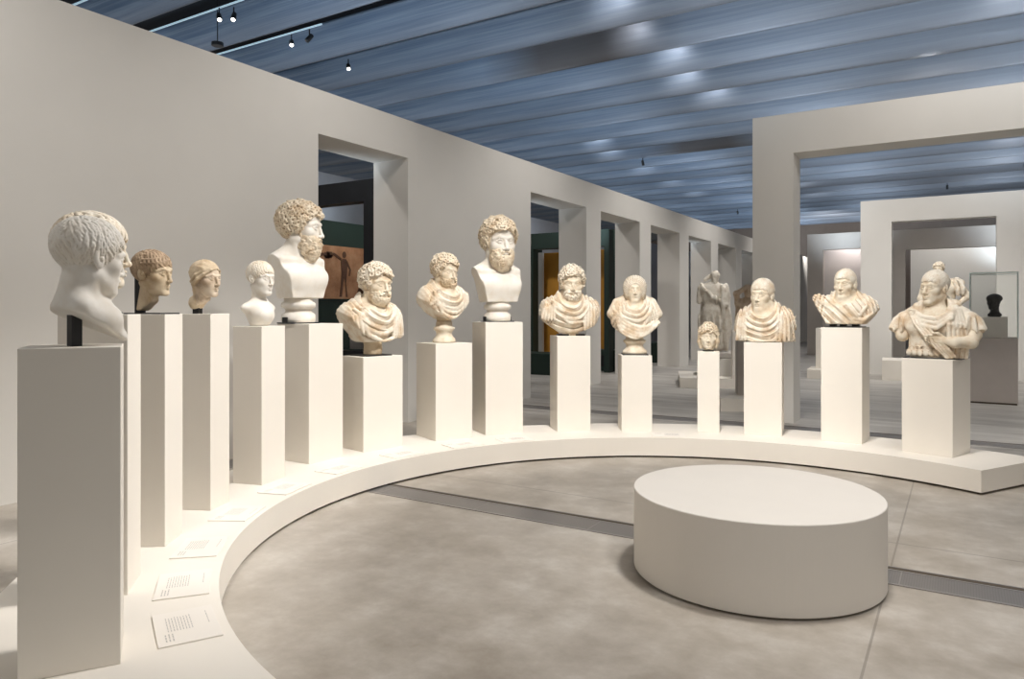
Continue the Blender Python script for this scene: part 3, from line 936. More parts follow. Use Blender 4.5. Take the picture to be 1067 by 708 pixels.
# -- 11 woman with wig ----------------------------------------------------------------
def bust_11():
    r = bust_root(11, 'draped marble woman with a thick wig of waved hair, on a round foot', turn=-4)
    s, hz = .30, .762; pose = dict(yaw=-2, y=-.03, pitch=1)
    zs, zb, W = .575, .20, .555
    skin_and_chest(r, s, hz, pose, W, zs, M['m_cream'], .0046, dict(neck=.85, nr=.19, fem=.7, ears=False), clipz=zs-.3)
    def wig(F):
        F.ell((0, .04, .08), (.455, .45, .455), .05)
        for q in (-1, 1): F.ell((q*.27, .02, -.16), (.16, .22, .26), .10)
        F.ell((0, .22, -.30), (.26, .20, .28), .08)
        def wv(X, Y, Z):
            rr = np.sqrt(X*X*1.25+(Z+.05)**2+.001)
            return .006*np.sin(110*rr+1.2*nz(X, Y, Z, 8, 5))+.006*np.sin(44*np.arctan2(X, Z+.2)+2*nz(X, Y, Z, 6, 9))
        F.disp(wv)
        F.cap((0, -.45, .50), (0, .1, .55), .010, .010, .03, 'c')
        F.ell((0, -.42, -.15), (.215, .36, .345), .03, 'c')
    lo, hi = bounds_head(s, hz); F = Vol(lo, hi, .0046); HF(F, s, hz, **pose); wig(F); F.mesh('hair', M['m_hairlight'], r)
    def ex(F):
        for q in range(5):
            roll(F, [(-.235+.01*q, zs-.06-.045*q), (-.13, zs-.17-.045*q), (.02, zs-.26-.035*q), (.14, zs-.25-.03*q), (.24, zs-.17-.035*q)], .022, W=W)
        for q in range(3):
            roll(F, [(.10+.045*q, zs+.01-.02*q), (.02+.06*q, zs-.10-.02*q), (-.06+.08*q, zs-.18-.02*q)], .018, W=W)
            roll(F, [(-.10-.04*q, zs+.02-.02*q), (-.06-.05*q, zs-.08-.03*q), (.0-.03*q, zs-.17-.03*q)], .016, W=W)
        for q in (-1, 1): F.path([(q*.09, .06, zs+.08), (q*.19, .03, zs+.02), (q*.26, .0, zs-.10)], [.05, .06, .06], .03)
        F.cap((.215, -.10, zs-.25), (.26, -.06, zs-.21), .035, .03, .02)
    def cz(X, Y, Z): return (zb-.02+1.25*np.abs(X)**1.6)-Z
    drape_mesh(r, W, zs, zb, M['c_warm'], .0055, extra=ex, cutz=cz, amp=.006, lam=.05, neck=(.10, .14, .13))
    socle(r, .14, .012, .20, M['m_cream'])
    plate(r, .29, .29, .012)
bust_11()

# -- 12 child head --------------------------------------------------------------------
def bust_12():
    r = bust_root(12, 'small marble head of a curly haired child on the narrowest pedestal', turn=0)
    s, hz = .27, .165; pose = dict(y=0)
    def post(F): F.clip(lambda X, Y, Z: .004-Z, .004)
    skin_and_chest(r, s, hz, pose, .3, .05, M['m_cream'], .004, dict(neck=.7, nr=.19, fem=.8, wide=1.06), chest=False, clipz=-.01, post=post)
    def ex(F):
        for q in (-1, 1): F.path([(q*.34, -.05, .02), (q*.36, .02, -.20), (q*.30, .10, -.42)], [.08, .10, .09], .04)
    hair_mesh(r, s, hz, pose, .07, M['m_hair'], 'curls', .004, n=190, R=.054, r=.028, off=-.06, seed=31, post=ex, wide=.98)
    plate(r, .12, .12, .01)
bust_12()

# -- 13 toga bust ---------------------------------------------------------------------
def bust_13():
    r = bust_root(13, 'short haired clean shaven toga bust before the pillar of the wide portal', turn=-4)
    s, hz = .36, .53; pose = dict(yaw=-14, y=-.02, pitch=0, x=-.02)
    zs, zb, W = .345, .0, .64
    skin_and_chest(r, s, hz, pose, W, zs, M['m_cream'], .005, dict(neck=.85, nr=.2, wide=.94), clipz=zs-.3)
    hair_mesh(r, s, hz, pose, .022, M['m_warm'], 'commas', .0044, n=560, r=.015, L=.10, off=-.07, wide=.95, seed=6, sink=.005)
    def tr(F, W, zs, zb, dp):
        torso(F, W, zs, zb-.15, dp)
        for q in (-1, 1): F.cap((q*(W/2-.10), .03, zs-.15), (q*(W/2-.075), .02, zb+.05), .095, .08, .06)
        F.ell((0, .0, .12), (W*.42, dp, .25), .06)
    def ex(F):
        for q in range(4):
            roll(F, [(-.13+.0*q, zs+.0-.045*q), (-.04, zs-.10-.055*q), (.07, zs-.12-.06*q), (.17, zs-.05-.05*q)], .020, W=W)
        for q in range(4): roll(F, [(-.17-.03*q, zs-.04-.015*q), (-.19-.03*q, zs-.32)], .016, W=.76)
        for q in range(4): roll(F, [(.17+.03*q, zs-.03-.015*q), (.14+.045*q, zs-.32)], .018, W=.76)
        F.cap((-.115, -.19, zs-.02), (-.19, -.18, zs-.32), .006, .006, .012, 'c')
    drape_mesh(r, W, zs, zb, M['c_warm'], .0055, flat=.006, extra=ex, amp=.009, tors=tr)
    plate(r, .36, .24, .008)
bust_13()

# -- 14 broken bust -------------------------------------------------------------------
def bust_14():
    r = bust_root(14, 'draped bust of a short haired man with a broken jagged shoulder and missing side', turn=2)
    s, hz = .312, .46; pose = dict(yaw=-10, y=-.03, pitch=0, x=.0)
    zs, zb, W = .285, .02, .62
    skin_and_chest(r, s, hz, pose, W, zs, M['m_cream'], .005, dict(neck=.85, nr=.21), clipz=zs-.22, post=lambda F: F.clip(lambda X, Y, Z: .09-Z, .01))
    hair_mesh(r, s, hz, pose, .022, M['m_warm'], 'commas', .0044, n=560, r=.015, L=.10, off=-.07, wide=.95, seed=6, sink=.005)
    def tr(F, W, zs, zb, dp):
        torso(F, W, zs, zb-.12, dp*.9)
        F.ell((0, .0, .10), (W*.36, dp*.9, .2), .06)
        F.cap((-.25, -.02, zs-.16), (-.27, -.02, zs+.04), .07, .055, .05)
    def ex(F):
        for q in range(9):
            roll(F, [(-.29+.033*q, zs+.03-.013*q), (-.12+.03*q, zs-.11-.008*q), (.06+.023*q, zs-.22), (.14+.023*q, zs-.27)], .010, W=W)
        roll(F, [(.22, zs-.06), (.16, zs-.15), (.05, zs-.12), (-.06, zs-.04)], .018, W=W)
        roll(F, [(.27, zs-.14), (.19, zs-.21), (.08, zs-.18)], .018, W=W)
    def cz(X, Y, Z):
        a = (zb+.015+np.maximum(-X-.17, 0)*1.7)-Z
        b = (zb+.015+np.maximum(X-.19, 0)*1.1)-Z
        c = Z-(zs+.055+.25*(X+.3))-9*np.maximum(X+.19, 0)
        return np.maximum(np.maximum(a, b), c+.012*nz(X, Y, Z, 60, 4))
    drape_mesh(r, W, zs, zb, M['c_warm'], .0055, extra=ex, cutz=cz, amp=.008, tors=tr, diag=.9, pad=.12, neck=(.11, .14, .13))
    plate(r, .36, .28, .010)
    for q in (-.12, -.02, .10): obj('support_block', box(nb(), q-.03, q+.03, -.04, .04, .010, .06), M['plate'], r)
bust_14()

# -- 15 cuirass bust with an arm ------------------------------------------------------
def hand(F, P, d, up, side, sz=1.0):
    """a half closed hand: palm at P, fingers along d, thumb towards up"""
    P = np.array(P, float); d = np.array(d, float); d /= np.linalg.norm(d); up = np.array(up, float); up /= np.linalg.norm(up)
    n = np.cross(d, up)*side
    F.cap(P-d*.03*sz-up*.018*sz, P+d*.03*sz-up*.020*sz, .026*sz, .024*sz, .02); F.cap(P-d*.03*sz+up*.012*sz, P+d*.03*sz+up*.018*sz, .025*sz, .022*sz, .02)
    for i, (o, L) in enumerate(((.032, .9), (.011, 1.0), (-.010, .94), (-.030, .76))):
        b = P+d*.045*sz+up*o*sz
        q = b+d*.038*L*sz+n*.006; e = q+d*.020*L*sz+n*.028*L*sz; f_ = e-d*.012*sz+n*.018*L*sz
        F.path([b, q, e, f_], [.0115*sz, .011*sz, .010*sz, .009*sz], .004)
    b = P-d*.02*sz+up*.036*sz
    F.path([b, b+up*.025*sz+d*.025*sz+n*.01, b+up*.022*sz+d*.062*sz+n*.022], [.015*sz, .013*sz, .011*sz], .006)

def bust_15():
    r = bust_root(15, 'armoured half figure with a sash and one bent arm, rightmost in the row', turn=8)
    s, hz = .33, .688; pose = dict(yaw=-24, y=-.02, pitch=0, x=-.01)
    zs, zb, W = .475, .0, .74
    mt = M['m_cream']
    def post(F):
        # left arm of the figure: upper arm down, forearm across the belly, hand on the sash
        F.path([(.275, .02, .36), (.315, -.01, .235), (.31, -.10, .165), (.20, -.205, .165), (.12, -.225, .178)], [.078, .066, .058, .05, .034], .03)
        hand(F, (.075, -.225, .188), (-1, -.08, .12), (0, -.25, 1), -1, 1.05)
        # right arm broken off below the sleeve
        F.path([(-.275, .02, .36), (-.295, -.0, .27), (-.29, -.03, .215)], [.075, .068, .062], .03)
    F = Vol((-.5, -.36, zs-.36), (.5, .26, hz+.56*s), .0055)
    HF(F, s, hz, **pose); head(F, neck=1.0, nr=.225, wide=.95)
    F.frame(); F.ell((0, -.03, zs-.12), (W*.22, .125, .15), .06); post(F)
    F.mesh('body', mt, r)
    hair_mesh(r, s, hz, pose, .018, M['m_warm'], 'commas', .0044, n=560, r=.015, L=.10, off=-.07, wide=.95, seed=6, sink=.005)
    # cuirass
    F = Vol((-.40, -.30, -.02), (.40, .26, zs+.12), .006)
    F.ell((0, .02, .22), (.245, .175, .32), .03)
    F.ell((0, .02, .05), (.235, .175, .20), .06)
    for q in (-1, 1):
        F.ell((q*.115, -.10, .315), (.13, .085, .10), .05)
        F.ell((q*.205, .03, zs-.12), (.115, .12, .10), .08)
        F.cap((q*.21, .04, zs-.06), (q*.05, .05, zs+.05), .075, .085, .08)
    for i, x in enumerate(np.linspace(-.20, .20, 9)):
        F.ell((x, -.165+.5*x*x, .055), (.024, .018, .035), .01)
        F.tor((x+.02, -.168+.5*x*x, .10), (0, 1, 0), .02, .007, .005)
    F.disp(lambda X, Y, Z: .004*nz(X, Y, Z, 45, 8)*sm(.3-Z, 0, .15))
    F.clip(lambda X, Y, Z: .006-Z, .006)
    F.ell((0, -.07, zs+.06), (.115, .15, .13), .03, 'c')
    F.mesh('cuirass', M['c_warm'], r)
    # short sleeves of straps
    for q in (-1, 1):
        F = Vol((min(q*.17, q*.44), -.17, .20), (max(q*.17, q*.44), .20, zs+.06), .0055)
        F.ell((q*.262, .02, zs-.125), (.098, .115, .105), .03)
        F.cap((q*.266, .02, zs-.125), (q*.305, .01, .27), .095, .105, .05)
        F.disp(lambda X, Y, Z: .015*np.sin(np.arctan2(Y-.02, (X-q*.28))*11)*sm(zs-.05-Z, 0, .05))
        F.clip(lambda X, Y, Z: (.265+.02*np.sin(np.arctan2(Y-.02, X-q*.28)*9))-Z, .01)
        F.mesh('sleeve', M['c_warm'], r)
    # cloak and sash
    F = Vol((-.36, -.36, -.01), (.40, .25, zs+.16), .0055)
    for i in range(4):
        t_ = i*.030
        F.path([(-.20+t_, -.105, zs-.045), (-.145+t_, -.20, .34), (-.045+t_, -.232, .22), (.06+t_, -.225, .10), (.125+t_*.8, -.185, .03)], [.013, .013, .014, .014, .014], .003)
    for i in range(3):
        F.path([(-.18, -.09-.02*i, zs-.01-.03*i), (-.07, -.175-.012*i, zs-.075-.04*i), (.05, -.185-.012*i, zs-.09-.045*i), (.16, -.13-.02*i, zs-.02-.035*i), (.18, -.06, zs+.02)], .022, .014)
    for i in range(5):
        F.path([(.13+.022*i, -.125+.012*i, zs-.0), (.15+.028*i, -.185+.018*i, .33), (.15+.034*i, -.19+.022*i, .17), (.13+.036*i, -.185+.02*i, .02)], .019, .012)
    for i in range(3): F.path([(.20+.02*i, .0, zs-.03-.012*i), (.21+.03*i, -.10+.01*i, zs-.07-.02*i), (.20+.035*i, -.165+.02*i, zs-.17)], .016, .010)
    F.path([(-.17, -.0, zs+.03), (-.06, .11, zs+.10), (.06, .11, zs+.10), (.18, .02, zs+.04)], .035, .02)
    fibula(F, -.185, -.135, zs-.025, .034)
    F.ell((0, -.06, zs+.075), (.095, .11, .12), .02, 'c')
    F.clip(lambda X, Y, Z: .006-Z, .006)
    F.mesh('cloak', M['c_warm'], r)
    plate(r, .50, .36, .008)
bust_15()
# ------------------------------------------------------------------ label cards on the platform
def card(ang, rad, wt, wr, seed, label):
    a = R_(ang)
    x, y = CC[0]+rad*math.cos(a), CC[1]+rad*math.sin(a)
    e = empty('label_card', (x, y, PLZ), a-PI/2, label, 'label', 'text cards along the curved platform')
    obj('card', box(nb(), -wt/2, wt/2, -wr/2, wr/2, .0005, .007, .001), M['card'], e)
    g = random.Random(seed); bm = nb()
    def row(yy, x0, x1, hh):
        x = x0
        while x < x1:
            L = min(g.uniform(.008, .03), x1-x)
            box(bm, x, x+L*.86, yy-hh/2, yy+hh/2, .007, .0074); x += L+.003
    # lines run along the platform: title, body block, small line near the edge
    for i in range(3): row(wr*(.36-.055*i), wt*-.40, wt*(-.22+.06*g.random()), .0055)
    for i in range(9): row(wr*(.30-.048*i), wt*-.12, wt*(.30+.03*g.random()), .0038)
    row(-wr*.36, wt*-.05, wt*.34, .0038)
    o = obj('printed_text', bm, M['ink'], e); o['kind'] = 'stuff'
CL = ['first label card from the camera, beside the nearest pedestal', 'second label card from the camera, by the half hidden pedestal',
      'third label card, before the pedestal with the black rod', 'fourth label card, before the woman with the hair knot',
      'label card before the small clean shaven bust', 'label card before the colossal bust in profile',
      'label card before the short broad pedestal', 'label card before the bust on the round foot',
      'label card before the colossal bust facing front', 'label card before the draped woman with the heavy wig']
for i, ang in enumerate((-118, -127.5, -138, -150.5, -163, -176, 170, 157, 146, 115)):
    card(ang, 3.215, .36, .25, i+5, CL[i])

# ------------------------------------------------------------------ tracks, spotlights, pendant
def rail(x0, x1, y, z, label):
    r = obj('track_rail', box(nb(), x0, x1, y-.010, y+.010, z-.012, z+.012), M['rail'])
    tag(r, label, 'lighting track', 'lighting tracks in the ceiling gaps')
def spot(x, y, z, rz, tilt, label, lit=True):
    e = empty('track_spotlight', (x, y, z+.02), R_(rz), label, 'spotlight')
    e.scale = (.72, .72, .72)
    Mx = Matrix.Rotation(R_(tilt), 4, 'X')
    bm = lathe(nb(), [(.05, .10), (.055, .09), (.06, -.10), (.055, -.115)], 20); bmesh.ops.transform(bm, matrix=Mx, verts=bm.verts)
    obj('housing', bm, M['steel'], e, True)
    if lit:
        bm = lathe(nb(), [(.045, -.119), (.045, -.116)], 20); bmesh.ops.transform(bm, matrix=Mx, verts=bm.verts)
        obj('lens', bm, M['glow'], e)
    obj('bracket', box(nb(), -.012, .012, -.012, .012, .05, .21), M['black'], e)

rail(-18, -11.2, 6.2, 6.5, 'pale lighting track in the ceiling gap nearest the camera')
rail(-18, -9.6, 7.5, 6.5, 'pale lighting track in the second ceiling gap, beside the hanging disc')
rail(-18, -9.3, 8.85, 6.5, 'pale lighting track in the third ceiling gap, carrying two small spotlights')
spot(-11.9, 5.95, 6.3, -130, 40, 'small lit spotlight at the top left corner above the wall')
spot(-10.15, 7.45, 6.3, -120, 40, 'grey spotlight on the second track, left one of the pair by the hanging disc')
spot(-9.85, 7.5, 6.26, -140, 35, 'grey spotlight on the second track, right one of the pair by the hanging disc')
spot(-10.05, 8.85, 6.3, -130, 45, 'small lit spotlight on the third track')
spot(-9.6, 8.85, 6.3, 160, 40, 'dark unlit spotlight on the third track', False)
spot(-10.1, 10.3, 6.3, -130, 45, 'single lit spotlight under the louvres above the first doorway')
spot(-8.5, 21.6, 6.22, 0, 30, 'tiny dark spotlight under the far louvres, left of the portal', False)
spot(-9.0, 35.0, 6.22, 0, 30, 'most distant tiny dark spotlight, just above the long wall', False)
spot(-.4, 31.9, 6.22, 0, 30, 'tiny dark spotlight above the rear portal', False)
e = empty('pendant_disc', (-10.6, 7.75, 6.06), 0, 'dark disc hanging on a thin rod from the ceiling at upper left', 'pendant')
obj('disc', lathe(nb(), [(.085, -.03), (.10, -.025), (.10, .025), (.085, .03)], 24), M['steel'], e, False)
obj('rod', tube(nb(), [(0, 0, .03), (0, 0, 1.2)], .008, 8), M['steel'], e)

# ------------------------------------------------------------------ side aisle seen through the doorways
struct('wall_display', box(nb(), -11.3, -11.1, 9.6, 15, 0, 3.45), M['green'])
e = empty('showcase', (-9.9, 9.3, 0), 0, 'tall black framed showcase behind the first doorway, on a pale base', 'showcase')
bm = nb()
box(bm, -1.2, 1.38, 0, .25, 3.48, 3.85); box(bm, 1.14, 1.38, 0, .25, .70, 3.48); box(bm, -1.2, -1.0, 0, .25, .70, 3.48); box(bm, -1.0, 1.14, 0, .25, .70, .88)
box(bm, 1.14, 1.38, .25, 4.0, 3.48, 3.85); box(bm, 1.14, 1.38, .25, 4.0, .70, .88)
obj('frame', bm, M['black'], e)
obj('base', box(nb(), -1.15, 1.33, .02, 4.0, 0, .70), M['wall'], e)
obj('pane', box(nb(), -1.0, 1.14, .10, .112, .88, 3.48), M['glass'], e)
fr = empty('fresco_panel', (-11.095, 11.9, 2.37), 0, 'orange fresco panel with dark standing figures on a dark green wall', 'fresco')
obj('panel', box(nb(), .0, .04, -2.0, 2.0, -.54, .56), M['fresco'], fr)
def figure(y, h, flip, parent, wide=1):
    bm = nb(); z0 = -.50
    def quadm(pts):
        a = [bm.verts.new((.042, y+flip*p[0]*h, z0+p[1]*h)) for p in pts]; b = [bm.verts.new((.050, v.co.y, v.co.z)) for v in a]
        n = len(a); bm.faces.new(a); bm.faces.new(b[::-1])
        for i in range(n): bm.faces.new((a[i], a[(i+1) % n], b[(i+1) % n], b[i]))
    quadm([(-.10, 0), (-.05, .28), (-.08, .50), (-.10, .74), (-.05, .80), (.05, .80), (.10, .74), (.08, .50), (.10, .25), (.14, 0), (.07, 0), (.03, .30), (.0, .42), (-.03, .28), (-.05, 0)])
    quadm([(.055*math.cos(t_*PI/5), .89+.07*math.sin(t_*PI/5)) for t_ in range(10)])
    quadm([(.09, .76), (.30, .86), (.42, .80), (.43, .84), (.30, .92), (.08, .81)])
    quadm([(-.09, .76), (-.20, .58), (-.16, .44), (-.13, .45), (-.15, .58), (-.07, .70)])
    quadm([(.36, .80), (.48, .80), (.50, .93), (.34, .93)])
    o = obj('painted_figure', bm, M['figure'], parent)
for y, h, f_ in ((-1.65, .98, 1), (-.75, 1.0, -1), (-.1, .95, 1), (.75, 1.0, 1), (1.5, .96, -1)): figure(y, h, f_, fr)
o = obj('figurine', lathe(nb(), [(.10, 0), (.11, .04), (.05, .10), (.11, .26), (.13, .40), (.06, .52), (.045, .56), (.085, .60), (.09, .68), (.05, .74), (.01, .76)], 24), M['figure'], None, True)
o.location = (-9.35, 9.9, .88+.40); tag(o, 'small dark rounded figure inside the black framed showcase', 'figurine')
o = obj('support', box(nb(), -.16, .16, -.16, .16, 0, .40), M['case_gray']); o.location = (-9.35, 9.9, .88); o.name = 'display_block'; tag(o, 'low grey block under the dark figure in the showcase', 'plinth')
bm = nb(); r_ = bmesh.ops.create_cone(bm, segments=5, radius1=.17, radius2=.03, depth=.55, cap_ends=True)
o = obj('pottery_fragment', bm, M['m_gray']); o.location = (-9.0, 10.25, .88+.275); tag(o, 'pale pointed fragment standing beside the dark figure in the showcase', 'fragment')

def frame_portal(x0, x1, y, d, z0, z1, pw, mat, label, ydir=1):
    e = empty('partition_frame', ((x0+x1)/2, y, 0), 0, label, 'partition'); w = (x1-x0)/2
    obj('beam', box(nb(), -w, w, 0, d, z0, z1), M[mat], e)
    for s_ in (-1, 1): obj('post', box(nb(), min(s_*w, s_*(w-pw)), max(s_*w, s_*(w-pw)), .001, d-.001, 0, z0), M[mat], e)
frame_portal(-9.98, -7.6, 17, .3, 3.24, 3.66, .14, 'green', 'dark green partition frame behind the second doorway')
frame_portal(-11.6, -8.72, 20, .3, 3.52, 4.0, .20, 'green', 'dark green partition frame behind the third doorway')
frame_portal(-11.6, -7.75, 23.6, .3, 3.98, 4.45, .5, 'black', 'black partition frame behind the fourth doorway')
o = obj('ochre_panel', box(nb(), -10.6, -8.0, 18.1, 18.2, .02, 3.22), M['ochre']); tag(o, 'tall ochre yellow panel behind the second doorway', 'panel')
o = obj('ochre_panel', box(nb(), -10.8, -8.95, 21.5, 21.6, .6, 3.55), M['ochre']); tag(o, 'ochre panel glimpsed through the third doorway', 'panel')
o = obj('grey_panel', box(nb(), -10.9, -10.04, 17.9, 17.98, .02, 3.22), M['wall_cool']); tag(o, 'pale grey panel left of the ochre panel in the aisle', 'panel')
o = obj('low_plinth', box(nb(), -10.9, -8.3, 15.5, 16.3, 0, .52, .01), M['green']); tag(o, 'low dark green plinth on the floor behind the second doorway', 'plinth')
e = empty('low_plinth', (-8.2, 17.6, 0), 0, 'small dark green plinth with a black recess behind the third doorway', 'plinth')
obj('block', box(nb(), -.55, .65, -.3, .3, 0, .55, .01), M['green'], e); obj('recess', box(nb(), .1, .4, -.305, -.295, .12, .42), M['black'], e)
o = obj('low_plinth', box(nb(), -9.2, -7.6, 20.8, 21.6, 0, .6, .01), M['green']); tag(o, 'dark green plinth behind the fourth doorway', 'plinth')

# ------------------------------------------------------------------ objects beyond the platform
def rbox(name, cx, cy, w, d, z0, z1, rz, mat, label, cat, bev=.003):
    o = obj(name, box(nb(), -w/2, w/2, -d/2, d/2, 0, z1-z0, bev), M[mat]); o.location = (cx, cy, z0); o.rotation_euler = (0, 0, R_(rz))
    return tag(o, label, cat)
rbox('display_platform', -4.35, 15.55, 1.75, 1.75, 0, .205, 20, 'white', 'low white platform under the draped statue in the background', 'platform')
rbox('statue_pedestal', -4.35, 15.65, 1.0, .8, .205, .56, 20, 'wall', 'low cream pedestal carrying the draped background statue', 'pedestal')
rbox('stone_slab', -4.36, 15.65, .92, .62, .561, .70, 20, 'wall_dim', 'grey stone slab directly under the draped background statue', 'slab', .03)
rbox('tall_pedestal', -3.78, 14.98, .36, .30, .205, 1.18, 20, 'white', 'tall cream pedestal right of the child head, without a statue', 'pedestal')
rbox('display_platform', -2.95, 12.2, 1.0, 1.3, 0, .205, 20, 'white', 'low white platform between the child head and the toga bust pedestals', 'platform')
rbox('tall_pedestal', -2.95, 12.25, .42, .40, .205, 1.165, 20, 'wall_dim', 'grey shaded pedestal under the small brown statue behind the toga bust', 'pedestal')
rbox('display_platform', -2.45, 18.6, 1.25, 1.1, 0, .21, 4, 'white', 'low white platform seen between the toga bust and the broken bust', 'platform')
rbox('tall_pedestal', -2.45, 18.7, .95, .55, .21, 1.16, 4, 'white', 'white block on the far platform between the toga bust and broken bust', 'pedestal')
rbox('statue_plinth', -.55, 19.1, 2.0, 1.1, 0, .45, 4, 'white', 'white plinth behind the armoured bust, carrying the athlete statue', 'plinth')

def statue_root(name, x, y, z, rz, label): return empty(name, (x, y, z), R_(rz), label, 'statue')
# draped standing figure
r = statue_root('draped_statue', -4.50, 15.52, .70, 22, 'weathered standing draped statue without arms, behind the child head')
F = Vol((-.42, -.32, -.02), (.42, .32, 1.74), .014)
F.cap((-.02, .05, .12), (0, .05, .9), .16, .17, .05); F.path([(-.10, 0, .09), (-.12, -.05, .45), (-.10, 0, .85)], [.085, .09, .12], .04); F.path([(.13, .03, .09), (.13, -.02, .45), (.10, 0, .85)], [.085, .09, .12], .04)
F.ell((0, 0, .88), (.21, .15, .2), .08); F.ell((-.01, .0, 1.22), (.23, .15, .28), .1); F.cap((-.2, 0, 1.38), (.2, 0, 1.36), .09, .09, .08)
F.cap((-.27, 0, 1.36), (-.30, 0, 1.08), .07, .06, .05); F.cap((0, .01, 1.4), (.02, -.02, 1.52), .06, .055, .04)
F.frame(rotm(-25, 6), (.03, -.03, 1.60), .25); head(F, neck=.5); F.ell((0, .07, .2), (.38, .45, .36), .05)
F.frame(); F.cap((-.06, .06, 1.63), (-.17, .05, 1.55), .045, .04, .03)
F.mesh('body', M['m_gray'], r)
F = Vol((-.45, -.35, -.02), (.48, .36, 1.50), .014)
F.ell((.24, .05, .7), (.14, .16, .72), .05); F.ell((.22, .02, 1.25), (.13, .14, .2), .08); F.clip(lambda X, Y, Z: .003-Z, .004); F.cap((-.22, .0, 1.40), (.22, -.02, 1.34), .08, .09, .06); F.ell((-.05, .14, .6), (.26, .1, .62), .08)
F.path([(-.22, -.10, 1.36), (.0, -.17, 1.15), (.24, -.12, 1.0)], .045, .04); F.path([(.18, -.12, 1.38), (.2, -.16, 1.0), (.12, -.14, .5)], .05, .04)
F.ell((0, -.02, .62), (.22, .13, .60), .08)
F.disp(lambda X, Y, Z: .016*np.sin(X*46+8*Y+6*Z+2*nz(X, Y, Z, 6, 3)))
F.clip(lambda X, Y, Z: .004-Z, .01); F.mesh('drapery', M['m_gray'], r)
# small brown statue
r = statue_root('small_statue', -2.99, 12.25, 1.165, 25, 'small brown statue with raised arms on the grey pedestal, partly behind the toga bust')
F = Vol((-.30, -.24, -.02), (.30, .24, .95), .010)
F.ell((0, 0, .18), (.2, .15, .28), .05); F.ell((-.02, 0, .42), (.17, .12, .22), .08); F.cap((-.14, 0, .54), (.12, 0, .56), .06, .06, .05); F.path([(-.15, 0, .55), (-.19, -.05, .70), (-.07, -.09, .78)], [.05, .045, .04], .03)
F.path([(.13, 0, .56), (.19, -.04, .70), (.14, -.08, .80)], [.05, .045, .05], .03)
F.frame(rotm(20), (.01, -.03, .74), .21); head(F, neck=.6); F.ell((0, .07, .2), (.40, .46, .36), .05); F.frame()
F.disp(lambda X, Y, Z: .010*np.sin(X*60+2*nz(X, Y, Z, 9, 3))*sm(.5-Z, 0, .2)); F.clip(lambda X, Y, Z: .004-Z, .01)
F.mesh('body', M['m_tan'], r)
# athlete
r = statue_root('athlete_statue', -.34, 18.95, .451, 18, 'large marble athlete statue with a bent arm, behind the armoured bust')
F = Vol((-.65, -.45, -.02), (.70, .45, 2.32), .016)
F.path([(-.13, 0, .10), (-.15, .0, .55), (-.12, 0, 1.08)], [.085, .10, .15], .05); F.path([(.20, .1, .10), (.19, -.04, .55), (.13, 0, 1.08)], [.085, .10, .15], .05)
for x, y in ((-.13, -.1), (.20, 0)): F.cap((x, y+.1, .062), (x, y-.08, .052), .06, .05, .03)
F.ell((0, 0, 1.10), (.24, .16, .2), .08); F.ell((0, 0, 1.52), (.28, .17, .34), .12); F.cap((-.27, 0, 1.73), (.27, 0, 1.70), .10, .10, .1)
for q in (-1, 1): F.ell((q*.12, -.11, 1.62), (.13, .08, .10), .05)
F.cap((0, .01, 1.78), (-.03, -.03, 1.93), .085, .08, .06)
F.path([(.33, 0, 1.70), (.50, -.02, 1.45), (.30, -.20, 1.30)], [.10, .08, .05], .05); hand(F, (.24, -.24, 1.28), (-1, -.3, 0), (0, 0, 1), 1, 1.4)
F.path([(-.33, 0, 1.72), (-.42, 0, 1.40), (-.38, -.12, 1.12)], [.09, .075, .05], .05); hand(F, (-.37, -.15, 1.04), (0, -.2, -1), (0, -1, 0), 1, 1.4)
F.frame(rotm(-30, 6), (-.08, -.05, 2.08), .29); head(F, neck=.6); F.frame()
F.clip(lambda X, Y, Z: .003-Z, .004); F.mesh('body', M['m_cream'], r)
F = Vol((-.36, -.3, 1.9), (.2, .25, 2.34), .012); F.frame(rotm(-30, 6), (-.08, -.05, 2.06), .29); hair_base(F, .05); curls(F, .05, 140, .06, .035, ring=False); F.ell((0, -.3, -.12), (.2, .22, .3), .02, 'c'); F.mesh('hair', M['m_hairlight'], r)
F = Vol((.02, -.25, 1.45), (.5, .3, 1.95), .014)
F.ell((.28, .02, 1.74), (.17, .16, .13), .05); F.path([(.2, -.14, 1.78), (.26, -.18, 1.6), (.3, -.16, 1.5)], .05, .03); F.path([(.32, -.12, 1.78), (.36, -.14, 1.62), (.36, -.12, 1.52)], .05, .03)
F.disp(lambda X, Y, Z: .016*np.sin(X*45+Y*20)); F.mesh('cloak', M['m_warm'], r)

# glass case with a dark head
e = empty('display_case', (.50, 15.06, 0), R_(-2), 'grey plinth with a glass case over a dark head, at far right', 'showcase')
obj('plinth', box(nb(), -.34, .34, -.34, .34, .03, 1.12, .003), M['case_gray'], e)
obj('recessed_base', box(nb(), -.33, .33, -.33, .33, 0, .03), M['gap'], e)
bm = nb()
gt = .012
box(bm, -.34, .34, -.34, -.34+gt, 1.12, 2.22); box(bm, -.34, .34, .34-gt, .34, 1.12, 2.22); box(bm, -.34, -.34+gt, -.34+gt, .34-gt, 1.12, 2.22); box(bm, .34-gt, .34, -.34+gt, .34-gt, 1.12, 2.22); box(bm, -.34, .34, -.34, .34, 2.22, 2.232)
obj('glass_box', bm, M['glass'], e)
bm = nb(); q = .34; t_ = .008
for sx_ in (-1, 1):
    for sy_ in (-1, 1): box(bm, sx_*q-t_, sx_*q+t_, sy_*q-t_, sy_*q+t_, 1.12, 2.23)
    box(bm, sx_*q-t_, sx_*q+t_, -q, q, 2.216, 2.236); box(bm, -q, q, sx_*q-t_, sx_*q+t_, 2.216, 2.236)
obj('glass_edge', bm, M['glass_edge'], e)
bm = nb()
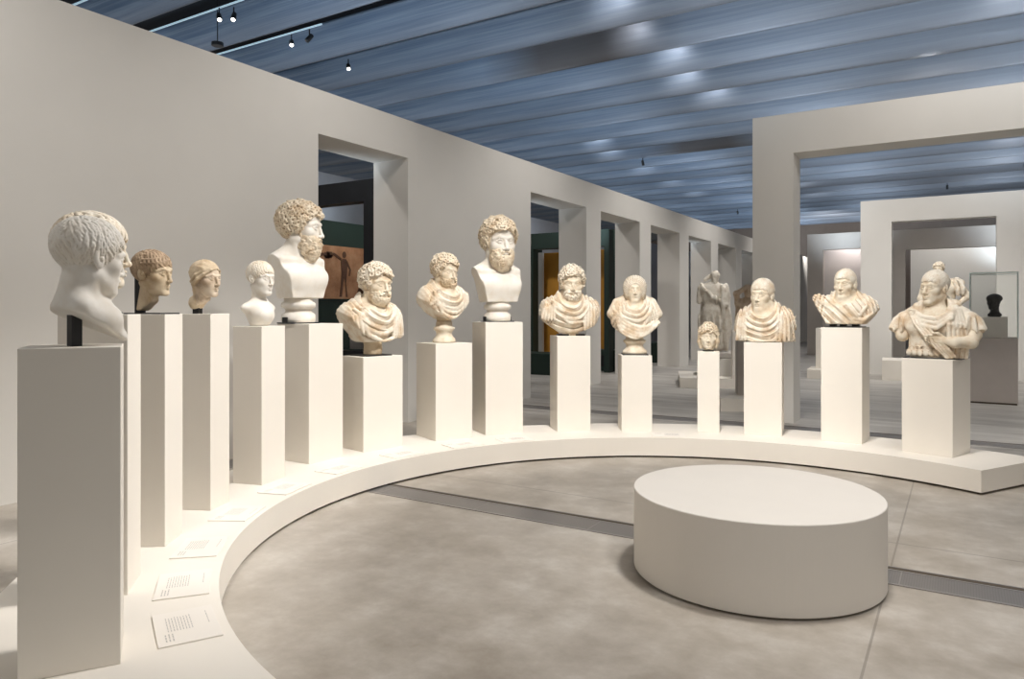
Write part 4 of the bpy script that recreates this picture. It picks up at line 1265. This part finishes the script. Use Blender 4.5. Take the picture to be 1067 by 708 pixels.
for i in range(4): box(bm, -.17+.0, .03+.02*(i % 2), -.344, -.3395, 1.00-.026*i, 1.012-.026*i)
o = obj('caption', bm, M['ink'], e); o['kind'] = 'stuff'
o = obj('display_block', box(nb(), -.20, .20, -.18, .18, 0, .355), M['white']); o.location = (.50, 15.06, 1.121); o.rotation_euler = (0, 0, R_(-2)); tag(o, 'small pale block inside the glass case, under the dark head', 'plinth')
r = empty('dark_head', (.50, 15.06, 1.476), R_(-34), 'dark stone head on a block inside the glass case', 'head')
F = Vol((-.2, -.2, -.01), (.2, .2, .42), .007); F.frame(rotm(0), (0, 0, .265), .27); head(F, neck=.8, nr=.23); F.ell((0, .07, .20), (.44, .47, .31), .05); F.ell((0, .1, -.85), (.42, .3, .2), .12); F.clip(lambda X, Y, Z: -.975-Z, .01)
F.mesh('body', M['darkhead'], r)
# ------------------------------------------------------------------ camera, light
cam = bpy.data.cameras.new('camera'); co = bpy.data.objects.new('camera', cam); C.objects.link(co)
cam.lens = 755*36/1067; cam.sensor_width = 36; cam.shift_y = -31/1067; cam.clip_end = 200
co.location = (0, 0, 1.6); co.rotation_euler = (PI/2, 0, TH)
sc = bpy.context.scene
sc.camera = co
w = bpy.data.worlds.new('world'); sc.world = w; w.use_nodes = True
w.node_tree.nodes['Background'].inputs[0].default_value = (1.0, .955, .90, 1)
w.node_tree.nodes['Background'].inputs[1].default_value = .5
sc.view_settings.view_transform = 'Standard'
sc.view_settings.look = 'None'
sc.view_settings.exposure = 0

def lamp(name, typ, loc, tgt, power, col=(1, .962, .925), size=.15, ang=40, blend=.6):
    d = bpy.data.lights.new(name, typ); o = bpy.data.objects.new(name, d); C.objects.link(o)
    o.location = loc; d.energy = power; d.color = col
    v = Vector(tgt)-Vector(loc); o.rotation_euler = v.to_track_quat('-Z', 'Y').to_euler()
    if typ == 'SPOT': d.spot_size = R_(ang); d.spot_blend = blend; d.shadow_soft_size = size
    if typ == 'AREA': d.size = size
    return o
for k in PED:
    a = R_(PED[k][0]); x, y = ped_xy(k)
    lx = CC[0]-.7*math.cos(a)+.3*math.cos(a+1.57); ly = CC[1]-.7*math.sin(a)+.3*math.sin(a+1.57)
    lamp('bust_spot', 'SPOT', (lx, ly, 5.9), (x, y, 1.0), 500 if k < 9 else 500, ang=32, size=.18, blend=.8)
lamp('bust_spot', 'SPOT', (-4.6, -1.2, 6.2), (-2.98, 1.6, 1.85), 170, ang=10, size=.2, blend=1)
for y in (1.5, 6, 11, 16, 22, 29):  # unseen lamps added to brighten the long wall
    lamp('wall_fill', 'SPOT', (-3.4, y, 6.2), (WX, y+.4, 2.0), 400, ang=95, size=.3, blend=1)
lamp('floor_fill', 'SPOT', (-.6, 4.6, 6.3), (-1.2, 4.6, 0), 900, ang=75, size=.3, blend=1)
lamp('floor_fill', 'SPOT', (1.0, 3.2, 6.3), (.6, 4.4, 0), 500, ang=95, size=.3, blend=1)  # unseen lamp added to brighten the floor on the right
lamp('floor_fill', 'SPOT', (-5.6, 2.2, 6.3), (-5.5, 2.4, 0), 160, ang=70, size=.4, blend=1)  # unseen lamp added to lift the shadows behind the platform
lamp('portal_fill', 'SPOT', (.5, 7.6, 6.2), (.3, 10.75, 3), 420, ang=110, size=.3, blend=1)  # this and the next are unseen lamps added to brighten the portals
lamp('portal_fill', 'SPOT', (-.5, 15.5, 6.2), (-.5, 20, 2.5), 560, ang=110, size=.3, blend=1)
lamp('rear_spot', 'SPOT', (-2.5, 13.0, 6.2), (-4.2, 15.6, 1), 520, ang=60, size=.2, blend=1)
lamp('rear_spot', 'SPOT', (-1.5, 15.0, 6.2), (-.4, 19, 1.6), 420, ang=50, size=.2, blend=1)
for x, y in ((1.5, 14.5), (-3.5, 18), (0, 24), (4.5, 10)): lamp('rear_fill', 'SPOT', (x, y, 6.2), (x, y+.5, 0), 420, ang=120, size=.3, blend=1)  # unseen fill lamps added to brighten the rear floor and plinths
lamp('niche_light', 'AREA', (-3.2, 28.3, 4.1), (-3.2, 28.5, 0), 26, (1, .86, .86), size=1.2)
lamp('end_wall_fill', 'SPOT', (-6, 38, 4.5), (-6, 44, 5), 400, ang=140, size=.3, blend=1)  # unseen lamp added to brighten the end wall
lamp('back_light', 'SPOT', (0, 29, 5.8), (0, 32, 2.2), 420, ang=110, size=.3, blend=1)
lamp('aisle_light', 'SPOT', (-9.2, 10.5, 5.5), (-11.2, 11.8, 2.2), 260, ang=80, size=.2, blend=1)
for y in (5, 13, 19): lamp('aisle_light', 'SPOT', (-9.0, y, 6.0), (-10, y+3.5, 1.5), 420, ang=110, size=.2, blend=1)
# unseen cool fill lamps added to light the louvres evenly
for x in (-13, -8.2, -3.4, 1.4, 6.2):
    for y in (-2.5, 2.2, 7, 11.8, 16.6, 21.4, 26.2, 31, 35.8, 40.5):
        lamp('louvre_fill', 'SPOT', (x, y, 3.3), (x, y+3.6, 8.1), 330, (.74, .87, 1), ang=100, size=.8, blend=1)
# small unseen lamps added in the gaps to make bright spots on the louvres
for x, ks in ((-5.2, (3, 4, 5, 6, 7)), (-9.6, (9, 10, 12, 14, 16)), (.5, (3, 4, 5)), (-5.2, (14, 16, 18)), (1.0, (11, 13, 15))):
    for k in ks:
        yk = 7.0+k*PITCH
        lamp('gap_fill', 'SPOT', (x+.25*(k % 2), yk-.75, 6.75), (x+.25*(k % 2), yk, 6.62), 14, (1, .97, .95), ang=110, size=.05, blend=1)
sc.cycles.use_denoising = True
